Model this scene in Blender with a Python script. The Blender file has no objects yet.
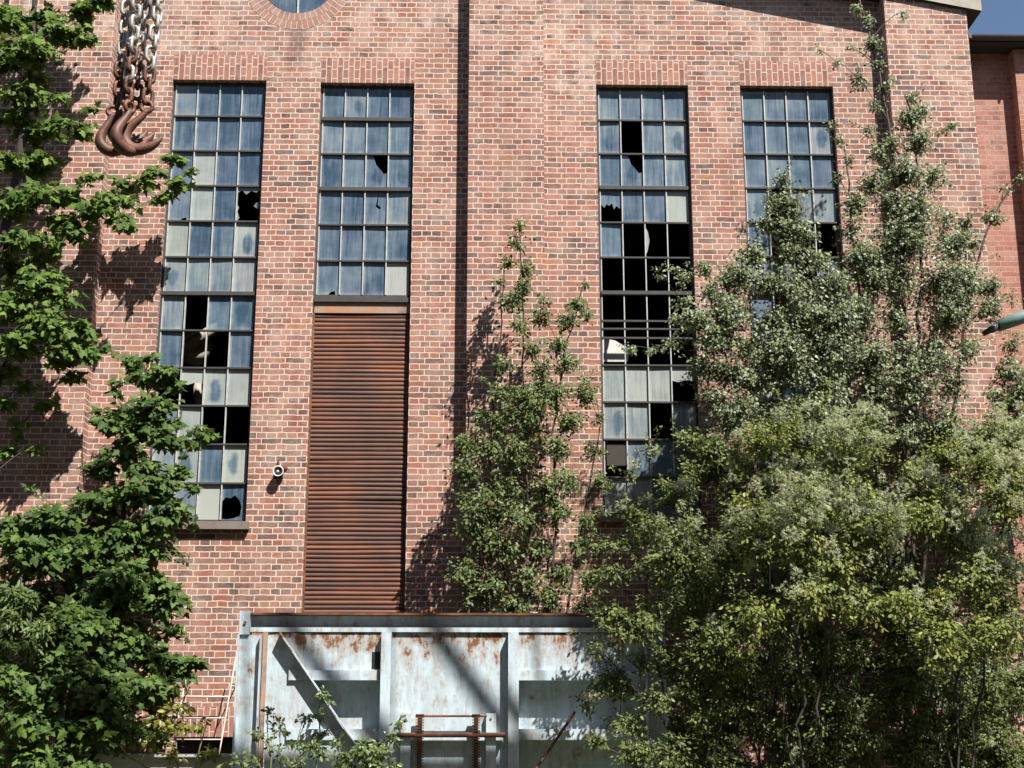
import bpy, math, random
import numpy as np
from mathutils import Vector, Matrix

rng = np.random.default_rng(7)
random.seed(7)
R = math.radians
scene = bpy.context.scene
COL = scene.collection

# ------------------------------------------------------------------ camera
F = 1375.0
CAM = np.array([0.0, -17.4, 1.6])
PITCH, YAW, ROLL = R(14.1), R(1.2), R(0.0)
fw = np.array([math.sin(YAW)*math.cos(PITCH), math.cos(YAW)*math.cos(PITCH), math.sin(PITCH)])
rt = np.array([math.cos(YAW), -math.sin(YAW), 0.0])
up = np.cross(rt, fw)

def at(px, py, Y=0.0):
    d = F*fw + (px-512.0)*rt - (py-384.0)*up
    return CAM + d*((Y-CAM[1])/d[1])

def scl(px, py, Y=0.0):
    """pixels per metre at that place"""
    p = at(px, py, Y)-CAM
    return F/float(p @ fw)

cd = bpy.data.cameras.new('camera')
cd.sensor_width = 36.0; cd.lens = F*36.0/1024.0
cd.clip_start = 0.1; cd.clip_end = 5000
cam = bpy.data.objects.new('camera', cd); COL.objects.link(cam)
M = Matrix(((rt[0], up[0], -fw[0], CAM[0]), (rt[1], up[1], -fw[1], CAM[1]), (rt[2], up[2], -fw[2], CAM[2]), (0, 0, 0, 1)))
cam.matrix_world = M
scene.camera = cam

# ------------------------------------------------------------------ light
EL, AZ = R(53), R(34)
w = bpy.data.worlds.new('World'); scene.world = w; w.use_nodes = True
nt = w.node_tree; nt.nodes.clear()
sky = nt.nodes.new('ShaderNodeTexSky'); sky.sky_type = 'NISHITA'; sky.sun_disc = False
sky.sun_elevation = EL; sky.sun_rotation = math.pi-AZ
sky.air_density = 1.0; sky.dust_density = 0.6; sky.ozone_density = 1.5
bg = nt.nodes.new('ShaderNodeBackground'); bg.inputs['Strength'].default_value = 0.056
out = nt.nodes.new('ShaderNodeOutputWorld')
nt.links.new(sky.outputs[0], bg.inputs[0]); nt.links.new(bg.outputs[0], out.inputs[0])
sl = bpy.data.lights.new('sun', 'SUN'); sl.energy = 5.0; sl.angle = R(0.5); sl.color = (1.0, 0.955, 0.88)
so = bpy.data.objects.new('sun', sl); COL.objects.link(so)
S = Vector((math.cos(EL)*math.sin(AZ), -math.cos(EL)*math.cos(AZ), math.sin(EL)))
so.rotation_euler = S.to_track_quat('Z', 'Y').to_euler(); so.location = S*60
vs = scene.view_settings
vs.view_transform = 'Standard'; vs.look = 'None'; vs.gamma = 1.0; vs.exposure = 1.12
vs.use_curve_mapping = False
scene.cycles.max_bounces = 6
scene.cycles.transparent_max_bounces = 12

# ------------------------------------------------------------------ materials
class NT:
    def __init__(s, name):
        s.m = bpy.data.materials.new(name); s.m.use_nodes = True
        s.t = s.m.node_tree; s.t.nodes.clear()
        s.o = s.t.nodes.new('ShaderNodeOutputMaterial')
    def n(s, typ, **kw):
        nd = s.t.nodes.new('ShaderNode'+typ)
        for k, v in kw.items(): setattr(nd, k, v)
        return nd
    def set(s, sock, v):
        if hasattr(v, 'is_output'): s.t.links.new(v, sock)
        elif v is not None:
            if sock.type == 'RGBA' and len(v) == 3: v = (*v, 1)
            sock.default_value = v
    def math(s, op, a, b=None, clamp=False):
        nd = s.n('Math', operation=op); nd.use_clamp = clamp
        s.set(nd.inputs[0], a); s.set(nd.inputs[1], b)
        return nd.outputs[0]
    def mix(s, f, a, b, mode='MIX'):
        nd = s.n('Mix', data_type='RGBA', blend_type=mode)
        s.set(nd.inputs[0], f); s.set(nd.inputs[6], a); s.set(nd.inputs[7], b)
        return nd.outputs[2]
    def ramp(s, f, stops, interp='LINEAR'):
        nd = s.n('ValToRGB'); cr = nd.color_ramp; cr.interpolation = interp
        while len(cr.elements) < len(stops): cr.elements.new(0.5)
        for e, (p, c) in zip(cr.elements, stops):
            e.position = p; e.color = (*c, 1) if not isinstance(c, float) else (c, c, c, 1)
        s.set(nd.inputs[0], f)
        return nd.outputs[0]
    def noise(s, vec, scale, detail=4, rough=0.55, dist=0.0):
        nd = s.n('TexNoise'); s.set(nd.inputs['Vector'], vec)
        nd.inputs['Scale'].default_value = scale; nd.inputs['Detail'].default_value = detail
        nd.inputs['Roughness'].default_value = rough; nd.inputs['Distortion'].default_value = dist
        return nd.outputs['Fac']
    def mapv(s, vec, scale=(1, 1, 1), loc=(0, 0, 0)):
        nd = s.n('Mapping'); s.set(nd.inputs[0], vec)
        nd.inputs['Scale'].default_value = scale; nd.inputs['Location'].default_value = loc
        return nd.outputs[0]
    def obj(s): return s.n('TexCoord').outputs['Object']
    def uv(s): return s.n('TexCoord').outputs['UV']
    def bump(s, h, strength, dist):
        nd = s.n('Bump'); s.set(nd.inputs['Height'], h)
        nd.inputs['Strength'].default_value = strength; nd.inputs['Distance'].default_value = dist
        return nd.outputs[0]
    def pbr(s, col, rough=0.7, metal=0.0, spec=0.5, normal=None):
        b = s.n('BsdfPrincipled')
        s.set(b.inputs['Base Color'], col); s.set(b.inputs['Roughness'], rough)
        s.set(b.inputs['Metallic'], metal); s.set(b.inputs['Specular IOR Level'], spec)
        if normal is not None: s.set(b.inputs['Normal'], normal)
        return b.outputs[0]
    def done(s, sh):
        s.t.links.new(sh, s.o.inputs[0]); return s.m

def brick_mat(name, cols, mortar, wash=0.35, joint=0.0078, row=0.077, blen=0.26, squash=0.5, stain=False):
    t = NT(name); uv = t.uv()
    wob = t.n('TexNoise'); t.set(wob.inputs['Vector'], uv); wob.inputs['Scale'].default_value = 9.0; wob.inputs['Detail'].default_value = 2
    jit = t.n('VectorMath', operation='SUBTRACT'); t.set(jit.inputs[0], wob.outputs['Color']); jit.inputs[1].default_value = (.5, .5, .5)
    jsc = t.n('VectorMath', operation='SCALE'); t.set(jsc.inputs[0], jit.outputs[0]); jsc.inputs['Scale'].default_value = 0.021
    add = t.n('VectorMath', operation='ADD'); t.set(add.inputs[0], uv); t.set(add.inputs[1], jsc.outputs[0])
    b = t.n('TexBrick'); b.offset = 0.5; b.offset_frequency = 2; b.squash = squash; b.squash_frequency = 2
    t.set(b.inputs['Vector'], add.outputs[0])
    t.set(b.inputs['Color1'], (0, 0, 0)); t.set(b.inputs['Color2'], (1, 1, 1)); t.set(b.inputs['Mortar'], (0.5, 0.5, 0.5))
    b.inputs['Scale'].default_value = 1.0; b.inputs['Mortar Size'].default_value = joint
    b.inputs['Mortar Smooth'].default_value = 0.25; b.inputs['Bias'].default_value = 0.0
    b.inputs['Brick Width'].default_value = blen; b.inputs['Row Height'].default_value = row
    tint = t.n('Separate'+'Color'); t.set(tint.inputs[0], b.outputs['Color'])
    big = t.noise(uv, 0.55, 5, 0.6); fine = t.noise(uv, 60, 3, 0.7); mid = t.noise(uv, 5.0, 4, 0.6)
    f = t.math('ADD', tint.outputs[0], t.math('MULTIPLY', t.math('SUBTRACT', mid, 0.5), 0.35))
    c = t.ramp(f, cols)
    c = t.mix(t.math('MULTIPLY', fine, 0.5), c, t.mix(0.6, c, (0.03, 0.02, 0.018)), 'MIX')
    # lime bloom: stronger high on the gable
    sx = t.n('SeparateXYZ'); t.set(sx.inputs[0], uv)
    hi = t.n('MapRange'); hi.interpolation_type = 'SMOOTHSTEP'; t.set(hi.inputs[0], sx.outputs[1])
    hi.inputs[1].default_value = 8.8; hi.inputs[2].default_value = 11.2; hi.inputs[3].default_value = 0.5; hi.inputs[4].default_value = 1.0
    patch = t.ramp(t.noise(uv, 3.2, 6, 0.68), [(0.40, 0.0), (0.66, 1.0)])
    patch2 = t.ramp(big, [(0.35, 0.25), (0.7, 1.0)])
    wf = t.math('MULTIPLY', t.math('MULTIPLY', patch, patch2), t.math('MULTIPLY', hi.outputs[0], wash), True)
    c = t.mix(wf, c, (0.60, 0.47, 0.40))
    mo = t.mix(t.math('MULTIPLY', t.noise(uv, 14, 4, 0.7), 0.9), mortar, tuple(0.45*x for x in mortar))
    c = t.mix(b.outputs['Fac'], c, mo)
    # soot
    so_ = t.ramp(t.noise(t.mapv(uv, (1.0, 0.45, 1)), 1.4, 6, 0.65), [(0.52, 0.0), (0.8, 1.0)])
    c = t.mix(t.math('MULTIPLY', so_, 0.7), c, t.mix(0.5, c, (0.05, 0.04, 0.035)))
    run = t.ramp(t.noise(t.mapv(uv, (3.2, 0.16, 1), (3.7, 1.3, 0)), 1.0, 6, 0.62), [(0.55, 0.0), (0.74, 1.0)])
    c = t.mix(t.math('MULTIPLY', run, 0.5), c, t.mix(0.55, c, (0.06, 0.045, 0.04)))
    old = t.ramp(t.noise(t.mapv(uv, (1, 1, 1), (9.1, 4.2, 0)), 0.42, 3, 0.5), [(0.4, 0.0), (0.62, 1.0)])
    c = t.mix(t.math('MULTIPLY', old, 0.16), c, t.mix(0.7, c, (0.42, 0.21, 0.15)))
    if stain:
        dx = t.math('ABSOLUTE', t.math('ADD', t.math('SUBTRACT', sx.outputs[0], CX+0.02), t.math('MULTIPLY', t.math('SUBTRACT', mid, 0.5), 0.16)))
        a_ = t.n('MapRange'); a_.interpolation_type = 'SMOOTHSTEP'; t.set(a_.inputs[0], dx); a_.inputs[1].default_value = 0.07; a_.inputs[2].default_value = 0.15; a_.inputs[3].default_value = 1.0; a_.inputs[4].default_value = 0.0
        b_ = t.n('MapRange'); b_.interpolation_type = 'SMOOTHSTEP'; t.set(b_.inputs[0], sx.outputs[1]); b_.inputs[1].default_value = CZ-CR-1.1; b_.inputs[2].default_value = CZ-CR-0.4; b_.inputs[3].default_value = 0.0; b_.inputs[4].default_value = 0.5
        c = t.mix(t.math('MULTIPLY', a_.outputs[0], b_.outputs[0]), c, (0.06, 0.05, 0.045))
    speck = t.ramp(t.noise(t.mapv(uv, (1, 1.7, 1)), 19, 5, 0.75), [(0.57, 0.0), (0.66, 1.0)])
    c = t.mix(t.math('MULTIPLY', t.math('MULTIPLY', speck, patch2), 0.5), c, (0.62, 0.50, 0.43))
    h = t.math('SUBTRACT', t.math('MULTIPLY', fine, 0.35), b.outputs['Fac'])
    return t.done(t.pbr(c, 0.9, 0, 0.25, t.bump(h, 0.6, 0.006)))

CX, CR = at(297, 13, 0)[0], 0.52
CZ = at(297, 13.3, 0)[2]+CR
BRICKS = [(0.0, (0.09, 0.058, 0.053)), (0.16, (0.15, 0.08, 0.068)), (0.34, (0.222, 0.094, 0.072)), (0.52, (0.285, 0.104, 0.074)),
          (0.72, (0.31, 0.14, 0.103)), (0.9, (0.255, 0.155, 0.124)), (0.99, (0.34, 0.13, 0.075)), (1.0, (0.36, 0.155, 0.085))]
M_brick = brick_mat('old_brick', BRICKS, (0.74, 0.60, 0.50), 0.9, stain=True)
M_brick_p = brick_mat('pier_brick', BRICKS, (0.74, 0.60, 0.50), 0.9)
RED = [(0.0, (0.22, 0.095, 0.075)), (0.4, (0.33, 0.13, 0.098)), (0.7, (0.36, 0.155, 0.118)), (1.0, (0.38, 0.19, 0.145))]
M_sold = brick_mat('soldier_brick', [(0, (0.19, 0.09, 0.075)), (0.3, (0.29, 0.12, 0.09)), (0.8, (0.34, 0.155, 0.12)), (1, (0.38, 0.17, 0.11))], (0.66, 0.54, 0.45), 0.7, blen=0.25, squash=0.55)
M_brick_a = brick_mat('annex_brick', RED, (0.52, 0.34, 0.27), 0.5, joint=0.007)

def simple(name, col, rough=0.7, metal=0.0, var=0.25, scale=8.0, spec=0.4, bump=0.15, stretch=(1, 1, 1)):
    t = NT(name); o = t.mapv(t.obj(), stretch)
    n = t.noise(o, scale, 6, 0.65)
    c = t.mix(n, tuple(x*(1-var) for x in col), tuple(min(1, x*(1+var)) for x in col))
    return t.done(t.pbr(c, rough, metal, spec, t.bump(t.noise(o, scale*8, 3), bump, 0.004)))

M_concrete = simple('concrete', (0.34, 0.31, 0.26), 0.9, var=0.35, scale=5)
M_sill = simple('sill_stone', (0.17, 0.14, 0.12), 0.9, var=0.35, scale=9)
M_dark = simple('dark_tar', (0.035, 0.034, 0.036), 0.8)
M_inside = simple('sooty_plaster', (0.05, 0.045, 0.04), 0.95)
M_gutter = simple('gutter_zinc', (0.07, 0.072, 0.078), 0.55, 0.3)
M_barL = simple('bar_sunlit_paint', (0.38, 0.385, 0.38), 0.55, var=0.55, scale=14)  # pale copy of the bar paint, sun on the uprights put into colour
M_barD = simple('bar_shaded_paint', (0.045, 0.042, 0.042), 0.7, var=0.5, scale=10)  # dark copy of the bar paint, shade under the crossbars put into colour
M_steel = simple('chain_steel', (0.42, 0.39, 0.35), 0.42, 0.55, var=0.45, scale=25, spec=0.6)
M_white = simple('white_enamel', (0.55, 0.54, 0.52), 0.4)
M_black = simple('black_enamel', (0.015, 0.015, 0.017), 0.5)
M_wood = simple('grey_board', (0.36, 0.36, 0.35), 0.9, var=0.45, scale=5, stretch=(0.6, 6, 14))
M_green = simple('green_paint', (0.14, 0.22, 0.215), 0.5, var=0.4)
M_lad = simple('pale_rail', (0.62, 0.5, 0.45), 0.6, var=0.4, scale=12)
M_stone_in = simple('dusty_lagging', (0.36, 0.31, 0.25), 0.95, var=0.4, scale=12)

def rust_mat(name, dark=(0.045, 0.022, 0.016), mid=(0.12, 0.045, 0.022), hot=(0.27, 0.10, 0.035), scale=5.0, stretch=(1, 1, 1), shift=0.0, metal=0.0, rough=0.75):
    t = NT(name); o = t.mapv(t.obj(), stretch)
    n = t.noise(o, scale, 8, 0.68, 0.4)
    n2 = t.noise(t.obj(), scale*0.35, 4, 0.6)
    f = t.math('ADD', t.math('MULTIPLY', n, 0.62), t.math('MULTIPLY', n2, 0.38))
    c = t.ramp(f, [(0.36+shift, dark), (0.5+shift, mid), (0.66+shift, hot)])
    return t.done(t.pbr(c, rough, metal, 0.4, t.bump(t.noise(t.obj(), 60, 4, 0.7), 0.4, 0.004)))
M_rust = rust_mat('rust')
M_rustD = rust_mat('rust_hook', (0.035, 0.017, 0.012), (0.10, 0.04, 0.025), (0.19, 0.078, 0.042), 16.0, rough=0.55)
M_shut = rust_mat('rust_shutter', (0.04, 0.02, 0.02), (0.115, 0.043, 0.032), (0.26, 0.085, 0.035), 1.7, (0.3, 1, 9.0), 0.025, rough=0.5)
def _shutter_extra(m):
    nt = m.node_tree
    return m
def streak_mat():
    t = NT('weathered_slat'); o = t.obj()
    n = t.noise(t.mapv(o, (0.35, 1, 9.0)), 1.7, 8, 0.68, 0.4); n2 = t.noise(t.mapv(o, (0.8, 1, 0.5)), 1.1, 4, 0.6)
    slat = t.noise(t.mapv(o, (0.05, 1, 17.2)), 1.0, 2, 0.5)
    f = t.math('ADD', t.math('ADD', t.math('MULTIPLY', n, 0.45), t.math('MULTIPLY', n2, 0.3)), t.math('MULTIPLY', slat, 0.25))
    c = t.ramp(f, [(0.37, (0.026, 0.014, 0.014)), (0.48, (0.08, 0.033, 0.021)), (0.56, (0.165, 0.056, 0.026)), (0.66, (0.31, 0.11, 0.038))])
    p = t.ramp(t.noise(t.mapv(o, (1.3, 1, 22), (0, 0, 5)), 1.5, 6, 0.7), [(0.63, 0.0), (0.74, 1.0)])
    c = t.mix(t.math('MULTIPLY', p, 0.6), c, (0.30, 0.235, 0.22))  # gloss on the slats put into the colour as pale streaks
    r = t.math('ADD', 0.38, t.math('MULTIPLY', n, 0.4))
    return t.done(t.pbr(c, r, 0, 0.5, t.bump(t.noise(o, 50, 4, 0.7), 0.4, 0.004)))
M_shut = streak_mat()
M_plate = rust_mat('rust_plate', (0.12, 0.08, 0.06), (0.30, 0.21, 0.16), (0.36, 0.14, 0.05), 4.0)

def paint_mat():
    t = NT('flaking_blue_paint'); o = t.obj()
    g = t.n('NewGeometry')
    base = t.mix(t.noise(o, 3, 5, 0.6), (0.36, 0.465, 0.54), (0.51, 0.59, 0.64))
    grime = t.noise(t.mapv(o, (7, 7, 0.9)), 1.6, 5, 0.65)
    base = t.mix(t.math('MULTIPLY', t.ramp(grime, [(0.42, 0.0), (0.7, 1.0)]), 0.62), base, (0.30, 0.31, 0.30))
    sx = t.n('SeparateXYZ'); t.set(sx.inputs[0], t.uv())
    # uv.y carries the distance in metres under the top edge of the member, rust gathers there and runs down
    near = t.n('MapRange'); t.set(near.inputs[0], sx.outputs[1]); near.inputs[1].default_value = 0.0; near.inputs[2].default_value = 0.42
    near.inputs[3].default_value = 0.125; near.inputs[4].default_value = 0.0
    r = t.noise(t.mapv(o, (5, 5, 1.6)), 2.1, 8, 0.72, 0.3)
    rs = t.noise(o, 9, 6, 0.7)
    k = t.math('ADD', t.math('ADD', t.math('MULTIPLY', r, 0.6), t.math('MULTIPLY', rs, 0.4)), near.outputs[0])
    rf = t.ramp(k, [(0.605, 0.0), (0.65, 1.0)])
    rc = t.mix(t.noise(o, 22, 5, 0.7), (0.055, 0.028, 0.018), (0.26, 0.11, 0.045))
    st = t.ramp(k, [(0.49, 0.0), (0.62, 1.0)])
    base = t.mix(t.math('MULTIPLY', st, 0.7), base, (0.27, 0.185, 0.125))
    c = t.mix(rf, base, rc)
    rough = t.math('ADD', 0.5, t.math('MULTIPLY', rf, 0.35))
    return t.done(t.pbr(c, rough, 0, 0.4, t.bump(t.math('SUBTRACT', t.noise(o, 30, 4), t.math('MULTIPLY', rf, 0.5)), 0.25, 0.004)))
M_paint = paint_mat()

def glass_mat():
    t = NT('dusty_pane')
    uv = t.uv(); sx = t.n('SeparateXYZ'); t.set(sx.inputs[0], uv)
    dust = t.n('Attribute', attribute_name='dust').outputs['Fac']; seed = t.n('Attribute', attribute_name='seed').outputs['Fac']
    cu = t.math('ABSOLUTE', t.math('SUBTRACT', sx.outputs[0], 0.5)); cv = t.math('ABSOLUTE', t.math('SUBTRACT', sx.outputs[1], 0.5))
    e = t.math('MULTIPLY', t.math('MAXIMUM', cu, cv), 2.0)
    edge = t.ramp(t.math('ADD', e, t.math('MULTIPLY', t.math('SUBTRACT', t.noise(t.obj(), 9, 4), 0.5), 0.35)), [(0.72, 0.0), (1.02, 1.0)])
    streak = t.noise(t.mapv(t.obj(), (22, 1, 1.6)), 1.0, 5, 0.65)
    cloud = t.noise(t.obj(), 3.5, 5, 0.6)
    # wiped blotch in the middle of some panes
    du = t.math('SUBTRACT', sx.outputs[0], t.math('ADD', 0.35, t.math('MULTIPLY', seed, 0.3)))
    dv = t.math('MULTIPLY', t.math('SUBTRACT', sx.outputs[1], 0.45), 0.72)
    r = t.math('SQRT', t.math('ADD', t.math('MULTIPLY', du, du), t.math('MULTIPLY', dv, dv)))
    r = t.math('ADD', r, t.math('MULTIPLY', t.math('SUBTRACT', cloud, 0.5), 0.45))
    blot = t.ramp(r, [(0.16, 1.0), (0.27, 0.0)])
    on = t.math('GREATER_THAN', t.math('FRACT', t.math('MULTIPLY', seed, 7.31)), 0.82)
    blot = t.math('MULTIPLY', blot, t.math('MULTIPLY', on, 0.62))
    d = t.math('ADD', dust, t.math('MULTIPLY', t.math('SUBTRACT', streak, 0.5), t.math('ADD', 0.55, t.math('MULTIPLY', seed, 0.6))))
    d = t.math('ADD', d, t.math('MULTIPLY', t.math('SUBTRACT', cloud, 0.5), 0.75))
    d = t.math('ADD', d, t.math('MULTIPLY', edge, 0.28))
    d = t.math('SUBTRACT', d, t.math('MULTIPLY', blot, dust), True)
    col = t.ramp(d, [(0.0, (0.055, 0.095, 0.15)), (0.35, (0.145, 0.19, 0.25)), (0.7, (0.27, 0.29, 0.29)), (1.0, (0.325, 0.335, 0.32))])
    col = t.mix(t.math('FRACT', t.math('MULTIPLY', seed, 3.77)), col, t.mix(1.0, col, (0.96, 1.02, 0.98), 'MULTIPLY'))
    dif = t.n('BsdfDiffuse'); t.set(dif.inputs[0], col)
    tr = t.n('BsdfTransparent'); t.set(tr.inputs[0], (0.75, 0.82, 0.85))
    film = t.n('MixShader'); t.set(film.inputs[0], t.math('ADD', 0.72, t.math('MULTIPLY', d, 0.3), True))
    t.set(film.inputs[1], tr.outputs[0]); t.set(film.inputs[2], dif.outputs[0])
    gl = t.n('BsdfGlossy'); gl.inputs['Roughness'].default_value = 0.03
    t.set(gl.inputs['Normal'], t.bump(t.noise(t.obj(), 2.5, 2), 0.12, 0.02))
    fr = t.n('Fresnel'); fr.inputs['IOR'].default_value = 1.38
    m = t.n('MixShader'); t.set(m.inputs[0], fr.outputs[0]); t.set(m.inputs[1], film.outputs[0]); t.set(m.inputs[2], gl.outputs[0])
    return t.done(m.outputs[0])
M_glass = glass_mat()

def leaf_mat(name, lo, hi, back, trans=0.3, rough=0.42, spec=0.5, odd=None):
    t = NT(name)
    a = t.n('Attribute', attribute_name='tint').outputs['Fac']
    stops = [(0.0, lo), (0.86, hi)]
    if odd: stops += [(0.96, odd)]
    c = t.ramp(a, stops)
    g = t.n('NewGeometry')
    c = t.mix(g.outputs['Backfacing'], c, t.mix(0.55, c, back))
    p = t.pbr(c, rough, 0, spec)
    tl = t.n('BsdfTranslucent'); t.set(tl.inputs[0], t.mix(0.5, c, (0.16, 0.22, 0.02)))
    m = t.n('MixShader'); t.set(m.inputs[0], trans); t.set(m.inputs[1], p); t.set(m.inputs[2], tl.outputs[0])
    return t.done(m.outputs[0])
L_maple = leaf_mat('maple_leaf', (0.035, 0.08, 0.016), (0.14, 0.215, 0.036), (0.13, 0.17, 0.07), 0.32, 0.6, 0.25)
L_mapleD = leaf_mat('dark_maple_leaf', (0.024, 0.056, 0.014), (0.10, 0.16, 0.03), (0.10, 0.14, 0.06), 0.28, 0.6, 0.25)
L_birch = leaf_mat('birch_leaf', (0.065, 0.095, 0.038), (0.235, 0.27, 0.135), (0.30, 0.33, 0.22), 0.25, 0.5, 0.5)
L_sallow = leaf_mat('sallow_leaf', (0.045, 0.075, 0.022), (0.16, 0.20, 0.06), (0.17, 0.20, 0.11), 0.3, 0.5, 0.35, (0.24, 0.13, 0.05))
L_clem = leaf_mat('clematis_leaf', (0.06, 0.10, 0.018), (0.30, 0.32, 0.065), (0.20, 0.23, 0.08), 0.42, 0.48, 0.35, (0.22, 0.19, 0.04))
L_elder = leaf_mat('shrub_leaf', (0.04, 0.07, 0.018), (0.19, 0.22, 0.055), (0.16, 0.19, 0.08), 0.38, 0.48, 0.35)
L_dark = leaf_mat('shaded_leaf', (0.03, 0.055, 0.014), (0.08, 0.12, 0.03), (0.09, 0.11, 0.05), 0.22, 0.45, 0.4)  # darker leaf copy, shade inside the thicket put into its colour
L_priv = leaf_mat('narrow_leaf', (0.045, 0.08, 0.02), (0.12, 0.17, 0.04), (0.12, 0.15, 0.07), 0.25, 0.5, 0.35)
L_yell = leaf_mat('yellow_leaf', (0.10, 0.12, 0.02), (0.27, 0.25, 0.04), (0.2, 0.2, 0.08), 0.35)
L_weed = leaf_mat('weed_leaf', (0.06, 0.10, 0.03), (0.15, 0.19, 0.06), (0.15, 0.18, 0.09), 0.3)
L_fluff = leaf_mat('seed_fluff', (0.50, 0.54, 0.30), (0.82, 0.83, 0.62), (0.6, 0.6, 0.45), 0.5, 0.8, 0.1)
B_maple = simple('maple_bark', (0.045, 0.036, 0.03), 0.9, var=0.5, scale=18, stretch=(1, 1, 0.3))
B_birch = simple('young_birch_bark', (0.075, 0.055, 0.045), 0.8, var=0.5, scale=18)
B_twig = simple('grey_twig', (0.038, 0.033, 0.027), 0.9, var=0.4, scale=20)
B_green = simple('green_stem', (0.14, 0.15, 0.07), 0.8, var=0.4, scale=20)

# ------------------------------------------------------------------ geometry helpers
class Geo:
    def __init__(s): s.v = []; s.f = []; s.uv = []; s.mi = []
    def poly(s, pts, uvs=None, mat=0):
        b = len(s.v); s.v += [tuple(map(float, p)) for p in pts]
        s.f.append(tuple(range(b, b+len(pts))))
        s.uv.append(uvs if uvs is not None else [(p[0]+p[1], p[2]) for p in pts]); s.mi.append(mat)
    def box(s, x0, x1, y0, y1, z0, z1, mat=0, uvtop=False, uo=0.7):
        P = lambda i, j, k: ((x0, x1)[i], (y0, y1)[j], (z0, z1)[k])
        q = [((0,0,0),(1,0,0),(1,0,1),(0,0,1)), ((1,1,0),(0,1,0),(0,1,1),(1,1,1)), ((0,1,0),(0,0,0),(0,0,1),(0,1,1)),
             ((1,0,0),(1,1,0),(1,1,1),(1,0,1)), ((0,0,1),(1,0,1),(1,1,1),(0,1,1)), ((0,1,0),(1,1,0),(1,0,0),(0,0,0))]
        for n_, f in enumerate(q):
            pts = [P(*c) for c in f]
            if uvtop: uvs = [(p[0]+p[1], z1-p[2]+uo) for p in pts]
            elif n_ < 2: uvs = [(p[0], p[2]) for p in pts]
            elif n_ < 4: uvs = [(p[1], p[2]) for p in pts]
            else: uvs = [(p[0], p[1]) for p in pts]
            s.poly(pts, uvs, mat)
    def obox(s, a, b, wx, wy, nrm=(0, -1, 0), mat=0):
        """bar from a to b, wx wide across (in the plane perpendicular to nrm), wy deep along nrm, a/b lie on the back face centre line"""
        a = np.array(a, float); b = np.array(b, float); n = np.array(nrm, float)
        d = b-a; d /= np.linalg.norm(d); c = np.cross(d, n); c /= np.linalg.norm(c)
        ring = lambda p: [p-c*wx/2, p+c*wx/2, p+c*wx/2+n*wy, p-c*wx/2+n*wy]
        A, B = ring(a), ring(b)
        for i in range(4):
            j = (i+1) % 4
            pts = [A[i], A[j], B[j], B[i]]
            s.poly(pts, [(p[0]+p[1], max(A[0][2], B[0][2])-p[2]) for p in pts], mat)
        s.poly(A[::-1], None, mat); s.poly(B, None, mat)
    def tube(s, pts, rad, sides=6, mat=0, cap=True):
        pts = np.asarray(pts, float); n = len(pts)
        rad = np.broadcast_to(np.asarray(rad, float), (n,))
        tg = np.gradient(pts, axis=0); tg /= np.linalg.norm(tg, axis=1, keepdims=True)+1e-9
        ref = np.array([0.31, 0.95, 0.05]) if abs(tg[0] @ np.array([0.31, 0.95, 0.05])) < 0.9 else np.array([1.0, 0, 0])
        b0 = len(s.v); u = np.cross(tg[0], ref)
        for i in range(n):
            u = u-tg[i]*(u @ tg[i]); u /= np.linalg.norm(u)+1e-9
            v = np.cross(tg[i], u)
            for k in range(sides):
                a = 2*math.pi*k/sides
                s.v.append(tuple(pts[i]+rad[i]*(u*math.cos(a)+v*math.sin(a))))
        for i in range(n-1):
            for k in range(sides):
                k2 = (k+1) % sides
                s.f.append((b0+i*sides+k, b0+i*sides+k2, b0+(i+1)*sides+k2, b0+(i+1)*sides+k))
                s.uv.append([(k/sides, i/n), ((k+1)/sides, i/n), ((k+1)/sides, (i+1)/n), (k/sides, (i+1)/n)]); s.mi.append(mat)
        if cap:
            s.f.append(tuple(b0+k for k in range(sides))[::-1]); s.uv.append([(0, 0)]*sides); s.mi.append(mat)
            s.f.append(tuple(b0+(n-1)*sides+k for k in range(sides))); s.uv.append([(0, 0)]*sides); s.mi.append(mat)
    def lathe(s, prof, axis_o, ax, e1, e2, sides=20, mat=0):
        """prof: list of (radius, along axis)"""
        o, ax, e1, e2 = [np.array(q, float) for q in (axis_o, ax, e1, e2)]
        b0 = len(s.v)
        for r, h in prof:
            for k in range(sides):
                a = 2*math.pi*k/sides
                s.v.append(tuple(o+ax*h+r*(e1*math.cos(a)+e2*math.sin(a))))
        for i in range(len(prof)-1):
            for k in range(sides):
                k2 = (k+1) % sides
                s.f.append((b0+i*sides+k, b0+i*sides+k2, b0+(i+1)*sides+k2, b0+(i+1)*sides+k))
                s.uv.append([(0, 0)]*4); s.mi.append(mat)
    def build(s, name, mats, parent=None, smooth=False):
        me = bpy.data.meshes.new(name)
        me.from_pydata(s.v, [], s.f)
        for m in (mats if isinstance(mats, (list, tuple)) else [mats]): me.materials.append(m)
        ul = me.uv_layers.new(name='UVMap')
        flat = np.array([c for f in s.uv for p in f for c in p], dtype=np.float32)
        ul.data.foreach_set('uv', flat)
        me.polygons.foreach_set('material_index', np.array(s.mi, dtype=np.int32))
        if smooth: me.polygons.foreach_set('use_smooth', np.ones(len(s.f), dtype=bool))
        me.update()
        return link(name, me, parent)

def link(name, me, parent=None):
    o = bpy.data.objects.new(name, me); COL.objects.link(o)
    if parent is not None:
        o.parent = parent
        root = parent
        base = Vector((0, 0, 0))
        while root is not None: base += root.location; root = root.parent
        o.matrix_parent_inverse = Matrix.Translation(-base)
    return o

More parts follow.
